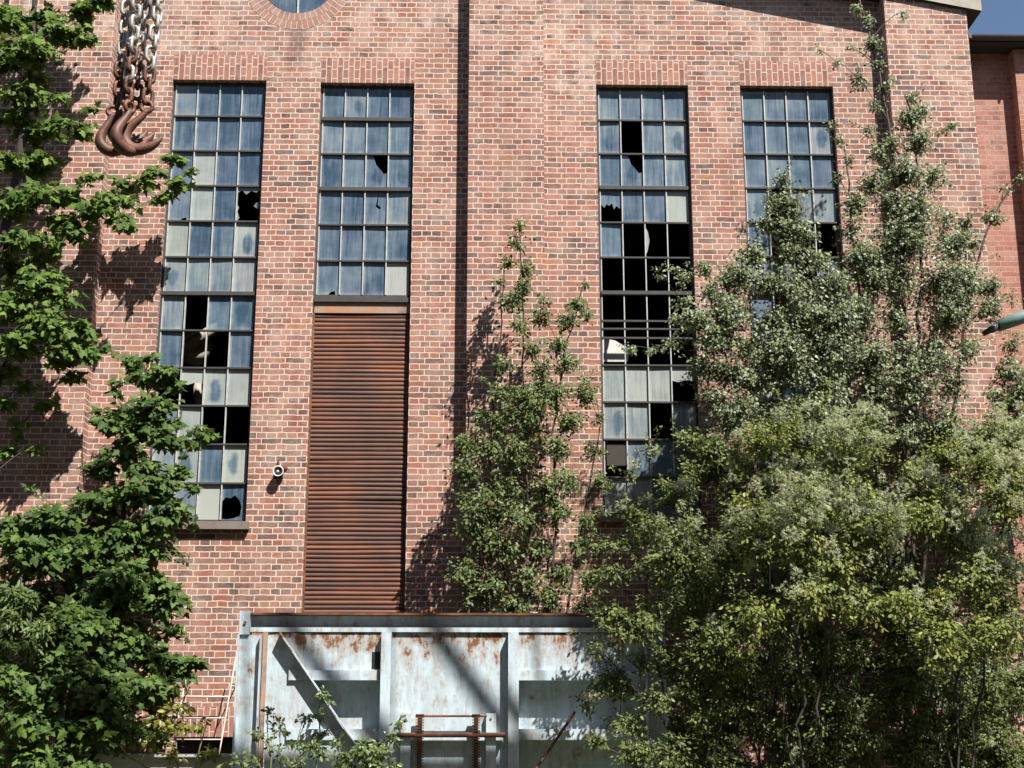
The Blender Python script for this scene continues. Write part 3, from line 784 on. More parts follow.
# rails of the side bays: flat ledges that shade the plating below
zr1a, zr1b = GZ(340, 680, GYF-0.1), GZ(340, 670, GYF-0.1)
zr2a, zr2b = GZ(340, 740, GYF-0.1), GZ(340, 729, GYF-0.1)
for a, b in ((xl2+0.3, xs1a-0.002), (xs2b+0.002, xr2)):
    for z0_, z1_ in ((zr1a, zr1b), (zr2a, zr2b)):
        g = Geo(); g.box(a, b, GYF-0.06, GYF+RB-0.002, z0_, z1_, 0, True)
        part('rail', g, M_paint)
# upper cover strip in the side bays
for a, b in ((xl2+0.06, xs1a-0.002), (xs2b+0.002, xr2)):
    g = Geo(); g.box(a, b, GYF-0.015, GYF+0.0, zr1b+0.002, zbotb-0.01, 0, True, 0.0)
    part('cover_plate', g, M_paint)
g = Geo(); g.box(GX(372, 660), GX(380.5, 660), GYF-0.019, GYF-0.0155, GZ(376, 669), GZ(376, 652)); part('slot_shade', g, M_black)  # black patch on the plate stands in for the dark of a hole
# corner plate and diagonal brace on the left
A = at(279, 634, GYF-0.02); B = at(356, 748, GYF-0.02); C_l = at(272, 640, GYF-0.02)
g = Geo()
p = [at(264, 636, GYF-0.022), at(279, 634, GYF-0.022), at(362, 757, GYF-0.022), at(372, 800, GYF-0.022), at(264, 800, GYF-0.022)]
q = [(v[0], GYF-0.004, v[2]) for v in p]
p = [(v[0], GYF-0.022, v[2]) for v in p]
g.poly(p[::-1], [(v[0], p[0][2]-v[2]+0.2) for v in p][::-1]); g.poly(q)
for i in range(5): g.poly([p[i], p[(i+1) % 5], q[(i+1) % 5], q[i]])
part('corner_plate', g, M_paint)
g = Geo(); a = at(281, 633, GYF-0.02); b = at(366, 759, GYF-0.02); a[1] = b[1] = GYF-0.0225
g.obox(a, b, 0.012, 0.13)
part('brace', g, M_paint)
# locking gear in the middle
ly = GYF-0.02
zl1, zl2, zl3 = GZ(445, 716, GYF-0.12), GZ(445, 735, GYF-0.12), GZ(445, 742, GYF-0.12)
g = Geo(); g.box(GX(396, 740), GX(503, 740), GYF-0.05, GYF, zl3, zl3+0.05, 0, True); part('lower_rail', g, M_paint)
for a, b in ((401, 411), (486, 496)):
    g = Geo(); g.box(GX(a, 740), GX(b, 740), GYF-0.075, GYF, 0.5, zl1+0.03, 0, True)
    for zz in (zl1-0.02, zl1-0.2, zl1-0.38): g.tube([(GX((a+b)/2, 740), GYF-0.09, zz), (GX((a+b)/2, 740), GYF-0.07, zz)], 0.012, 6)
    part('bracket', g, M_paint)
for a, b in ((416, 424), (472, 480)):
    xa_, xb_ = GX(a, 740), GX(b, 740); g = Geo(); zz = zl1+0.02
    g.box(xa_+0.02, xb_-0.02, GYF-0.13, GYF-0.08, 0.4, zl1+0.02)
    while zz > 0.5:
        g.box(xa_, xb_, GYF-0.14, GYF-0.075, zz-0.012, zz); zz -= 0.028
    part('rack_bar', g, M_rustD)
g = Geo(); g.tube([(GX(416, 716), GYF-0.11, zl1), (GX(487, 716), GYF-0.11, zl1)], 0.012, 8); part('rod', g, M_rust)
g = Geo(); g.tube([(GX(398, 735), GYF-0.115, zl2), (GX(505, 735), GYF-0.115, zl2)], 0.026, 10); part('locking_shaft', g, M_rust)
for px_ in (401, 502):
    pass

# slim rod leaning against the right bay
a = at(575, 712, GYF-0.2); b = at(515, 800, GYF-0.5)
g = Geo(); g.tube([a, (a+b)/2, b, (b[0]-0.15, b[1]-0.35, 0.0)], 0.016, 6)
tag(g.build('leaning_rod', M_rust), 'thin rusty rod leaning against the right bay of the steel gate', 'rod')

# ------------------------------------------------------------------ ladder, board barrier, pipe
top = at(236, 657, -0.24); 
g = Geo(); xw = 0.56
zt_ = top[2]
def ladp(t, sx_): 
    z_ = zt_*t; y_ = -0.24-0.62*(1-t)
    return np.array([top[0]-0.20*(1-t)-0.56*sx_, y_, z_])
lad = thing('ladder', 'thin pale steel ladder standing off the brick wall left of steel gate', 'ladder', (top[0]-0.4, -0.6, 0))
for s_ in (0, 1):
    g = Geo(); tt = 1.0 if s_ == 0 else 0.93
    g.tube([ladp(t, s_) for t in np.linspace(0, tt, 8)], 0.009, 6); g.build('rail', M_lad, lad, True)
for py in (677, 697, 718, 740, 762, 786, 812):
    # place rung at the height seen there
    best = min(np.linspace(0.02, 0.98, 200), key=lambda t: abs(at(215, py, ladp(t, .5)[1])[2]-ladp(t, .5)[2]))
    g = Geo(); g.tube([ladp(best, 0), ladp(best, 1)], 0.0075, 6); g.build('rung', M_lad, lad, True)

for s_ in (0, 1):
    g = Geo(); p_ = ladp(0.86, s_); g.tube([p_, (p_[0], 0.0, p_[2])], 0.007, 6); g.build('bracket', M_lad, lad, True)
by = -1.75
bx0, bx1 = at(40, 760, by)[0], at(232, 760, by)[0]; bz = at(150, 757, by)[2]
bar = thing('board_barrier', 'low weathered grey board barrier beside the left post of steel gate', 'barrier', ((bx0+bx1)/2, by, 0))
for k in range(4):
    zt2 = bz-0.27*k
    g = Geo(); g.box(bx0+0.01*k, bx1-0.013*k, by-0.03, by, zt2-0.25, zt2); g.build('board', M_wood, bar)
g = Geo(); g.box(bx0, bx1, by-0.10, by+0.10, bz+0.002, bz+0.03); g.build('capping_board', M_wood, bar)
for x in (bx0+0.2, bx1-0.2):
    g = Geo(); g.box(x-0.05, x+0.05, by+0.002, by+0.09, 0, bz-0.01); g.build('post', M_wood, bar)

py_ = -1.2
t0 = at(983, 334, py_); t1 = at(998, 326, py_); t2 = at(1026, 316, py_); t3 = at(1075, 300, py_)
lamp = thing('pipe_standard', 'blue green pipe arm with dark tip reaching in over right hand foliage', 'pipe', (t3[0], py_, 0))
g = Geo(); g.tube([t1, t2, t3+(t2-t1)*0.05], [0.075, 0.085, 0.085], 12); g.build('arm', M_green, lamp, True)
g = Geo(); g.tube([t0, t0*.4+t1*.6, t1], [0.03, 0.045, 0.055], 12); g.build('tip', M_gutter, lamp, True)
g = Geo(); g.tube([(t3[0], py_, 0), (t3[0], py_, t3[2]+0.15)], 0.08, 12); g.build('post', M_green, lamp, True)

# ------------------------------------------------------------------ chain sling with hooks
CY = -8.4
sling = thing('chain_sling', 'steel chain sling of several strands hanging in front of wall with rusty crane hooks', 'chain sling', tuple(at(132, 150, CY)))
def link_geo(g, c, d, side, L, r, mat=0):
    """stadium link; d = long axis, side = width axis"""
    c = np.array(c); d = np.array(d)/np.linalg.norm(d); side = np.array(side)-d*(np.array(side) @ d); side /= np.linalg.norm(side)
    wv = L*0.30; n = 10; pts = []
    for k in range(n):
        a = math.pi*k/(n-1); pts.append(c+d*(L/2-wv)+side*wv*math.cos(a)+d*wv*math.sin(a))
    for k in range(n):
        a = math.pi+math.pi*k/(n-1); pts.append(c-d*(L/2-wv)+side*wv*math.cos(a)+d*wv*math.sin(a))
    pts.append(pts[0]); g.tube(pts, r, 7, mat, False)
def hook_geo(g, o, ang, k=1.0, tilt=0.0):
    prof = [(0.0, 0.0), (-0.012, -0.03), (-0.03, -0.065), (-0.062, -0.115), (-0.085, -0.165), (-0.088, -0.21), (-0.062, -0.255), (-0.015, -0.278), (0.04, -0.27), (0.09, -0.24), (0.125, -0.20), (0.15, -0.155)]
    rad = [0.02, 0.022, 0.025, 0.031, 0.036, 0.040, 0.042, 0.042, 0.039, 0.033, 0.024, 0.009]
    ca, sa = math.cos(ang), math.sin(ang)
    ct, st = math.cos(tilt), math.sin(tilt)
    pts = []
    for x, z in prof:
        x, z = x*ct-z*st, x*st+z*ct
        pts.append(o+k*np.array([x*ca, x*sa, z]))
    # smooth resample
    pts = np.array(pts); tt = np.linspace(0, len(pts)-1, 40)
    def cr(arr, t):
        i = int(min(max(math.floor(t), 0), len(arr)-2)); f = t-i
        p0, p1_, p2_, p3_ = arr[max(i-1, 0)], arr[i], arr[i+1], arr[min(i+2, len(arr)-1)]
        return 0.5*((2*p1_)+(-p0+p2_)*f+(2*p0-5*p1_+4*p2_-p3_)*f*f+(-p0+3*p1_-3*p2_+p3_)*f**3)
    P = np.array([cr(pts, t) for t in tt]); rr = np.array([cr(np.array(rad), t) for t in tt])*k
    g.tube(P, rr, 12)
    # eye
    n = 20; e_ = [o+k*np.array([0.036*math.cos(2*math.pi*i/n)*ca, 0.036*math.cos(2*math.pi*i/n)*sa, 0.03+0.036*math.sin(2*math.pi*i/n)]) for i in range(n+1)]
    g.tube(e_, 0.015*k, 8, 0, False)
LL = 0.112; PIT = 0.080
strands = [((117, 108), (127, -2), CY+0.03, -0.10, 0.25), ((127, 104), (137, -2), CY-0.10, 0.35, -0.1), ((136, 100), (147, -2), CY+0.10, 0.0, 0.0), ((147, 104), (158, -2), CY-0.05, 0.0, 0.15), ((123, 98), (140, -2), CY+0.16, 0, 0)]
mast = None
zTop = at(140, -70, CY)[2]
for si, ((bx_, by_), (tx_, ty_), yy, hang, tilt) in enumerate(strands):
    b_ = at(bx_, by_, yy); t_ = at(tx_, ty_, yy)
    d_ = t_-b_; L_ = np.linalg.norm(d_); d_ /= L_
    n = int((11.45-b_[2])/PIT/d_[2])-1
    g = Geo()
    for k in range(n):
        c_ = b_+d_*(0.06+PIT*k)
        ang = (math.pi/4 if k % 2 else -math.pi/4)+0.5*si+rng.normal(0, 0.12)
        link_geo(g, c_+rng.normal(0, 0.004, 3), d_, (math.cos(ang), math.sin(ang), 0), LL, 0.0152, 1 if (k < 2 or rng.random() < (5-k)*0.22) else 0)
    g.build('chain', [M_steel, M_rustD], sling, True)
hk = [(-0.03, 0.15, 0.98, 0.10), (0.02, 0.9, 1.05, 0.0), (-0.01, 0.35, 1.06, -0.05), (0.0, 0.02, 1.06, -0.22), (0.03, 0.5, 1.05, 0.02)]
for (hx, ang, k_, tl), st in zip(hk, strands):
    b_ = at(st[0][0], st[0][1], st[2]); g = Geo(); hook_geo(g, b_+np.array([hx, 0, -0.055]), ang, k_, tl)
    g.build('hook', M_rustD, sling, True)
# the yard crane that carries the sling: a lattice girder high over the yard
crane = thing('gantry_crane', 'tall steel lattice gantry crane over the yard that carries the chain sling', 'crane', (0, CY, 0))
Sv = np.array(S)
def cast(px, py):
    p = at(px, py, GYF-0.03); t_ = (p[1]-CY)/(-Sv[1])
    return p+Sv*abs(t_)
zlo, zhi = 11.5, 13.75
g = Geo()
for z_ in (zlo, zhi): g.box(-9, 9, CY-0.09, CY+0.09, z_-0.09, z_+0.09)
g.build('chord', M_rustD, crane)
a1, a2 = cast(445, 640), cast(500, 715); b1 = cast(300, 634)
dx_dz = (a2[0]-a1[0])/(a2[2]-a1[2]); step = a1[0]-b1[0]
xt = a1[0]+dx_dz*(zhi-a1[2])
for k in range(-4, 4):
    x_t = xt+k*step; x_b = x_t+dx_dz*(zlo-zhi); x_p = x_b-step
    if abs(x_t) > 9 or abs(x_b) > 9 or abs(x_p) > 9: continue
    g = Geo(); g.obox((x_t, CY+0.04, zhi), (x_b, CY+0.04, zlo), 0.11, 0.08); g.build('diagonal', M_rustD, crane)
    g = Geo(); g.tube([(x_t, CY, zhi), (x_p, CY, zlo)], 0.022, 6); g.build('tie_rod', M_rustD, crane)
for x_ in (-8.8, 8.8):
    for dy in (-2.2, 2.2):
        g = Geo(); g.tube([(x_, CY+dy, 0), (x_, CY, zhi)], 0.14, 8); g.build('leg', M_rustD, crane)

# ------------------------------------------------------------------ foliage
def tmpl(half, fold):
    """right half outline from base to tip -> verts and two faces, folded along the midrib"""
    n = len(half); V = []; 
    for x, y in half: V.append((x, y, -abs(x)*fold))
    mir = [(-x, y, -abs(x)*fold) for x, y in half[1:-1]]
    V += mir
    f1 = list(range(n)); f2 = [0]+[n-1]+[n+i for i in range(n-2)][::-1]
    return np.array(V, float), [f1, f2]
T_maple = tmpl([(0, 0), (.30, -.10), (.24, .13), (.55, .34), (.27, .46), (.24, .62), (0, 1)], .35)
T_oval = tmpl([(0, 0), (.20, .2), (.27, .5), (.16, .8), (0, 1)], .4)
T_narrow = tmpl([(0, 0), (.12, .25), (.15, .55), (.07, .85), (0, 1)], .4)
T_birch = tmpl([(0, 0), (.36, .32), (0, 1)], .35)

def norm(a): return a/(np.linalg.norm(a, axis=-1, keepdims=True)+1e-9)
def leaves_mesh(name, tpl, pos, nrm, tip, size, tint, mat, parent):
    V, Fs = tpl; N = len(pos)
    nrm = norm(nrm); tip = norm(tip-nrm*(tip*nrm).sum(1, keepdims=True)); side = np.cross(tip, nrm)
    curl = rng.normal(0.0, 0.18, N)
    vz = V[None, :, 2]-(V[None, :, 1]**2)*(0.12+curl[:, None])
    vv = pos[:, None, :]+size[:, None, None]*(V[None, :, 0, None]*side[:, None, :]+V[None, :, 1, None]*tip[:, None, :]+vz[:, :, None]*nrm[:, None, :])
    nv = len(V); verts = vv.reshape(-1, 3)
    loops = []; starts = []; tot = []
    per = [np.array(f) for f in Fs]; ll = sum(len(f) for f in per)
    base = (np.arange(N)*nv)[:, None]
    loops = (base+np.concatenate(per)[None, :]).reshape(-1)
    st = np.cumsum([0]+[len(f) for f in per])[:-1]
    starts = ((np.arange(N)*ll)[:, None]+st[None, :]).reshape(-1)
    me = bpy.data.meshes.new(name)
    me.vertices.add(len(verts)); me.vertices.foreach_set('co', verts.astype(np.float32).ravel())
    me.loops.add(len(loops)); me.loops.foreach_set('vertex_index', loops.astype(np.int32))
    me.polygons.add(len(starts)); me.polygons.foreach_set('loop_start', starts.astype(np.int32))
    me.update(calc_edges=True)
    a = me.attributes.new('tint', 'FLOAT', 'POINT'); a.data.foreach_set('value', np.repeat(tint, nv).astype(np.float32))
    me.materials.append(mat)
    return link(name, me, parent)

def bez(a, b, c, d, n):
    t = np.linspace(0, 1, n)[:, None]
    return (1-t)**3*a+3*(1-t)**2*t*b+3*(1-t)*t*t*c+t**3*d

YMAX = -0.06
DENS = 8.0
def plant(name, label, cat, trunk, blobs, tpl, leaf, lmat, bmat, dens=1.5, r0=0.05, twig=0.003, flat=0.7, yflat=0.9, per_twig=9, upn=0.8, outn=0.45, rnd=0.5,
          droop=0.2, group=None, crown='crown', stem='trunk', fluff=None, rise=0.25, ypos=None, reach=(0.45, 1.0), wobble=0.012, ymax=YMAX, tintp=(0.0, 1.0), base=None, bare=0, twig_out=1.15, spread=0.6, jit=0.22, shoots=0):
    """trunk: list of polylines of (px,py,Y); blobs: (px,py,Y,radius_px[,density])"""
    polys = []
    for tr in trunk:
        P = np.array([at(*p) for p in tr]);
        if base is None: foot = np.array([P[0][0], P[0][1], 0.0])
        else: foot = np.array(at(*base)); foot[2] = 0
        polys.append(np.vstack([foot+rng.normal(0, 0.03, 3)*np.array([1, 1, 0]), P]))
    loc = polys[0][0].copy(); loc[2] = 0
    root = thing(name, label, cat, loc, group)
    g = Geo()
    nodes = []
    for P in polys:
        # densify with slight wobble
        seg = np.linalg.norm(np.diff(P, axis=0), axis=1); L = np.concatenate([[0], np.cumsum(seg)])
        n = max(6, int(L[-1]/0.22)); tt = np.linspace(0, L[-1], n)
        Q = np.stack([np.interp(tt, L, P[:, k]) for k in range(3)], 1)
        kern = np.array([.25, .5, .25])
        for _ in range(4):
            Q[1:-1] = Q[:-2]*.25+Q[1:-1]*.5+Q[2:]*.25
        Q[1:-1] += rng.normal(0, wobble, (n-2, 3))
        rr = r0*(1-0.86*(tt/L[-1]))**0.9+0.004
        g.tube(Q, rr, 8)
        for q, r in zip(Q[1:], rr[1:]): nodes.append((q, r))
    NP = np.array([q for q, r in nodes]); NR = np.array([r for q, r in nodes]); NP0 = NP.copy()
    def far(bl):
        c = at(*bl[:3]); return np.min(np.linalg.norm(NP0-c, axis=1))
    blobs = sorted(blobs, key=far)
    LP, LN, LT, LS, FP = [], [], [], [], []
    for bl in blobs:
        px, py, Y, rp = bl[:4]; dm = bl[4] if len(bl) > 4 else 1.0
        rp = rp*rng.uniform(1-jit, 1+jit); dm = dm*rng.uniform(1-1.6*jit, 1+1.6*jit)
        px, py = px+rng.normal(0, jit*.6*rp), py+rng.normal(0, jit*.6*rp)
        c = at(px, py, Y); rm = rp/scl(px, py, Y)
        hd = np.linalg.norm(NP[:, :2]-c[None, :2], axis=1)
        cost = hd*1.0+np.abs(NP[:, 2]-(c[2]-0.55*hd-0.15))*1.2
        i = int(np.argmin(cost)); s = NP[i]
        dist = np.linalg.norm(c-s)
        m1 = s+(c-s)*0.35+np.array([0, 0, rise*dist])*0.5+rng.normal(0, 0.06*dist, 3)
        m2 = s+(c-s)*0.75+np.array([0, 0, rise*dist])*0.6+rng.normal(0, 0.05*dist, 3)
        br = bez(s, m1, m2, c, 12)
        rb = min(NR[i]*0.6, 0.006+0.010*dist)
        rl = np.linspace(rb, max(twig*1.4, rb*0.35), 12)
        g.tube(br, rl, 5, 0, False)
        NP = np.vstack([NP, br[4:11]]); NR = np.concatenate([NR, rl[4:11]*1.5])
        area = math.pi*(rp/(leaf*scl(px, py, Y)))**2
        nl = max(6, int(DENS*dens*dm*area)); ntw = max(3, int(nl/per_twig))
        fb = rng.uniform(0.15, 1.5) if py < 560 else rng.uniform(0.0, 0.4)
        # twigs inside an uneven ellipsoid
        dirs = norm(rng.normal(0, 1, (ntw, 3))); rad = rng.uniform(0.25, 1.0, ntw)**0.6*rng.uniform(0.75, 1.18, ntw)
        tips = c+dirs*(rad[:, None])*rm*np.array([1.0, yflat, flat])*twig_out
        for tp in tips:
            if tp[1] > ymax: tp[1] = ymax-abs(rng.normal(0, 0.12))
            k = rng.integers(int(12*reach[0]), 12) if rng.random() < .8 else 11
            st = br[k]
            mid = st*0.5+tp*0.5+np.array([0, 0, 0.18*np.linalg.norm(tp-st)])+rng.normal(0, 0.06*rm, 3)
            tw = bez(st, st*.6+mid*.4, mid*.7+tp*.3, tp-np.array([0, 0, droop*rm*.3]), 6)
            g.tube(tw, np.linspace(twig, twig*0.45, 6), 3, 0, False)
            if rng.random() < bare: continue
            npt = max(2, int(per_twig*rng.uniform(.6, 1.4)))
            t_ = rng.uniform(0.2, 1.04, npt)*5
            i0 = np.clip(t_.astype(int), 0, 4); fr = (t_-i0)[:, None]
            p = tw[i0]*(1-fr)+tw[i0+1]*fr
            d = norm(tw[i0+1]-tw[i0])
            off = norm(rng.normal(0, 1, (npt, 3)))*leaf*spread*rng.uniform(0.4, 1.3, (npt, 1))
            off[:, 2] *= 0.6
            p = p+off
            out_ = norm(p-c+rng.normal(0, 0.2*rm, (npt, 3))); out_[:, 1] -= 0.3
            LP.append(p); LN.append(np.array([0.18, -0.42, 0.45+0.35*upn])+out_*outn+rng.normal(0, rnd, (npt, 3)))
            LT.append(d*0.7+off/leaf*0.8+np.array([0, 0, -droop*2])+rng.normal(0, 0.35, (npt, 3)))
            LS.append(leaf*rng.uniform(0.5, 1.3, npt)*rng.uniform(0.85, 1.1))
            if fluff and rng.random() < fluff*fb: FP.append(tp+np.array([0.03, -0.09, 0.07])+rng.normal(0, 0.034, (rng.integers(12, 24), 3)))
    # stray shoots past the outline
    for _ in range(shoots):
        bl = blobs[rng.integers(0, len(blobs))]; c = at(*bl[:3]); rm = bl[3]/scl(*bl[:3])
        d = norm(np.array([rng.normal(0, .8), rng.normal(-.3, .35), rng.uniform(.1, 1.1)])); L_ = rm*rng.uniform(1.5, 2.9)
        e = c+d*L_; e[1] = min(e[1], ymax-0.1)
        tw = bez(c, c+d*L_*.4, c+d*L_*.75+np.array([0, 0, .08*L_]), e-np.array([0, 0, rng.uniform(0, .25)*L_]), 9)
        g.tube(tw, np.linspace(.0045, .0015, 9), 3, 0, False)
        n_ = int(L_/leaf*rng.uniform(1.2, 3.0))+3; t_ = rng.uniform(.3, 1, n_)*8; i0 = np.clip(t_.astype(int), 0, 7); fr = (t_-i0)[:, None]
        p = tw[i0]*(1-fr)+tw[i0+1]*fr; off = norm(rng.normal(0, 1, (n_, 3)))*leaf*.5
        LP.append(p+off); LN.append(np.array([.15, -.4, .6])+rng.normal(0, rnd, (n_, 3))); LT.append(off/leaf+d*.5+rng.normal(0, .3, (n_, 3))); LS.append(leaf*rng.uniform(.45, 1.05, n_))
    g.build(stem, bmat, root, True)
    LP = np.vstack(LP); LN = np.vstack(LN); LT = np.vstack(LT); LS = np.concatenate(LS)
    over = LP[:, 1] > ymax; LP[over, 1] = ymax-np.abs(rng.normal(0, .08, over.sum()))
    tint = np.clip(rng.normal(0.45, 0.26, len(LP)), 0.0, 0.86)
    tint[rng.random(len(LP)) < 0.02] = 0.97
    leaves_mesh(crown, tpl, LP, LN, LT, LS, tint, lmat, root)
    if FP:
        FP = np.vstack(FP); n = len(FP); m = 14
        d = norm(rng.normal(0, 1, (n*m, 3))+np.array([0, -0.25, 0.35]))
        pos = np.repeat(FP, m, 0)
        leaves_mesh('seed_heads', (np.array([(-.11, 0, 0), (.11, 0, 0), (.04, 1, 0)]), [[0, 1, 2]]), pos, norm(rng.normal(0, 1, (n*m, 3))), d, rng.uniform(0.018, 0.038, n*m), rng.uniform(0.1, 0.86, n*m), L_fluff, root)
    return root, len(LP)

tot = {}
# --- maple on the left, upper crown
Y = -1.15
B = [(8, 20, Y, 34), (45, 8, Y+.2, 26), (85, 6, Y, 24), (105, 2, Y, 16), (28, 48, Y-.3, 26), (62, 34, Y, 22), (88, 40, Y, 13), (5, 65, Y, 26), (84, 22, Y+.3, 12),
     (20, 90, Y-.1, 26), (38, 78, Y+.2, 16), (8, 120, Y, 24), (35, 132, Y+.2, 24), (58, 124, Y, 15), (82, 128, Y, 13, .9), (62, 97, Y, 8, .9), (94, 108, Y, 4, 1),
     (15, 165, Y, 20), (45, 165, Y+.2, 18), (35, 195, Y, 26), (68, 196, Y+.2, 24), (12, 205, Y, 24), (90, 205, Y+.1, 18), (112, 205, Y+.2, 18), (122, 222, Y+.2, 12), (60, 222, Y+.3, 18, .8), (92, 178, Y+.2, 10),
     (130, 190, Y+.55, 17), (145, 182, Y+.5, 15), (160, 170, Y+.45, 13), (173, 160, Y+.45, 10), (178, 183, Y+.45, 12), (192, 172, Y+.45, 8), (166, 196, Y+.5, 8), (120, 178, Y+.5, 8, .8), (108, 196, Y+.5, 14), (95, 215, Y+.45, 14)]
trunk = [[(-26, 420, Y), (-14, 330, Y), (4, 240, Y), (19, 165, Y), (29, 90, Y), (35, 10, Y), (38, -60, Y)]]
B += [(15, 236, Y-.1, 18), (48, 240, Y+.1, 16), (78, 228, Y+.2, 14), (5, 255, Y, 18), (20, -40, Y, 40, .7), (70, -40, Y, 34, .7)]
r_, tot['maple'] = plant('maple_tree', 'bright green maple with a dark trunk at upper left, leaves brushing the crane hooks', 'tree', trunk, B, T_maple, 0.105, L_maple, B_maple,
      dens=1.5, r0=0.115, flat=0.55, per_twig=8, upn=0.75, outn=0.45, rnd=0.52, base=(-30, 700, Y-.1))
# --- second maple, mid left clump
Y = -0.8
B = [(12, 268, Y, 22), (38, 280, Y-.2, 26), (62, 298, Y-.2, 22), (15, 305, Y-.3, 28), (48, 322, Y-.4, 28), (75, 328, Y-.2, 18), (82, 350, Y-.2, 15), (20, 345, Y-.3, 26), (58, 355, Y-.2, 22), (100, 352, Y-.1, 9), (8, 372, Y, 16), (70, 375, Y, 11), (45, 258, Y, 14), (5, 400, Y, 12, .7), (28, 385, Y, 12, .8), (20, 425, Y+.3, 12, .5), (52, 402, Y+.3, 11, .5), (8, 452, Y+.3, 13, .5), (42, 448, Y+.3, 9, .4)]
r_, tot['maple2'] = plant('maple_tree', 'rounded maple bough over the shaded brick at left, level with the middle panes', 'tree', [[(-30, 560, Y), (-20, 470, Y), (-6, 390, Y), (20, 330, Y), (35, 280, Y)]], B, T_maple, 0.10, L_maple, B_maple,
      dens=1.7, r0=0.05, flat=0.62, per_twig=8, upn=0.8, outn=0.45, rnd=0.4)
# --- dark maple sapling, centre left, in front of the first window
Y = -1.0
B = [(132, 362, Y+.2, 14, .8), (150, 358, Y, 14, .8), (146, 378, Y, 17), (118, 385, Y, 13, .9), (168, 372, Y-.1, 12, .9), (180, 385, Y, 10, .7), (128, 405, Y, 20), (155, 405, Y-.2, 20), (178, 420, Y-.2, 14, .9), (108, 425, Y, 18), (140, 432, Y-.2, 22),
     (168, 442, Y-.2, 20), (192, 438, Y-.2, 14, .8), (207, 432, Y-.2, 8, .9), (216, 436, Y-.2, 5, 1), (120, 458, Y, 22), (150, 468, Y-.2, 22), (178, 470, Y-.2, 16), (100, 470, Y, 16, .8), (195, 490, Y-.1, 8, .8), (160, 495, Y-.3, 26), (180, 508, Y-.3, 18), (130, 495, Y, 26), (100, 505, Y, 22),
     (70, 520, Y-.1, 26), (35, 520, Y, 26), (10, 525, Y, 24), (150, 525, Y-.3, 26), (120, 535, Y-.3, 28), (15, 548, Y-.5, 24), (45, 555, Y-.4, 26), (85, 555, Y-.3, 30), (150, 558, Y-.2, 22), (165, 580, Y-.3, 18), (120, 575, Y-.5, 28),
     (170, 605, Y-.2, 17), (140, 600, Y-.4, 26), (100, 600, Y-.3, 28), (175, 628, Y-.2, 12)]
r_, tot['maple3'] = plant('maple_sapling', 'dark green maple sapling in front of the lower panes of the leftmost window', 'tree', [[(110, 760, Y-.2), (112, 640, Y-.1), (118, 540, Y), (135, 450, Y), (146, 370, Y)], [(110, 760, Y-.2), (80, 650, Y), (60, 560, Y), (40, 520, Y)]], B, T_maple, 0.098, L_mapleD, B_maple,
      jit=0.28, shoots=8, dens=1.7, r0=0.05, flat=0.65, per_twig=8, upn=0.85, outn=0.45, rnd=0.5)
# --- dark maple thicket, lower left
Y = -2.0
B = [(60, 625, Y, 28), (95, 640, Y, 28), (130, 650, Y+.2, 26), (160, 655, Y+.3, 22), (182, 660, Y+.4, 16), (196, 668, Y+.4, 9), (60, 670, Y-.2, 28), (100, 685, Y-.1, 30), (140, 690, Y, 26), (20, 690, Y-.3, 30), (165, 685, Y+.2, 14), (55, 715, Y-.2, 30), (15, 735, Y-.2, 30), (95, 728, Y-.1, 28), (45, 755, Y-.2, 26), (130, 722, Y, 18), (85, 765, Y-.2, 24), (10, 775, Y-.2, 26), (45, 640, Y, 20), (8, 680, Y-.9, 18), (30, 690, Y-.9, 18), (15, 715, Y-.9, 18), (38, 725, Y-.9, 18), (8, 750, Y-.9, 18), (32, 760, Y-.9, 18)]
r_, tot['maple4'] = plant('maple_thicket', 'dense dark green maple regrowth filling the lower left corner', 'bush', [[(60, 800, Y), (70, 720, Y), (85, 650, Y)], [(60, 800, Y), (120, 720, Y), (165, 665, Y+.3)], [(55, 800, Y), (25, 740, Y), (15, 690, Y)]], B, T_maple, 0.092, L_mapleD, B_maple,
      jit=0.3, shoots=8, dens=2.0, r0=0.035, flat=0.7, per_twig=8, upn=0.85, outn=0.45, rnd=0.5)
# --- narrow-leaved bush at the left edge
Y = -2.5
B = [(10, 595, Y, 18), (30, 600, Y, 16), (18, 620, Y, 22), (40, 625, Y, 16), (8, 640, Y, 20), (30, 648, Y, 16)]
r_, tot['privet'] = plant('narrow_leaved_bush', 'pale green narrow leaved bush at the left edge of the thicket', 'bush', [[(5, 780, Y), (12, 700, Y), (18, 620, Y)], [(5, 780, Y), (25, 690, Y), (32, 610, Y)]], B, T_narrow, 0.08, L_priv, B_twig,
      dens=2.6, r0=0.02, flat=0.8, per_twig=12, upn=0.5, outn=0.6, rnd=0.6)
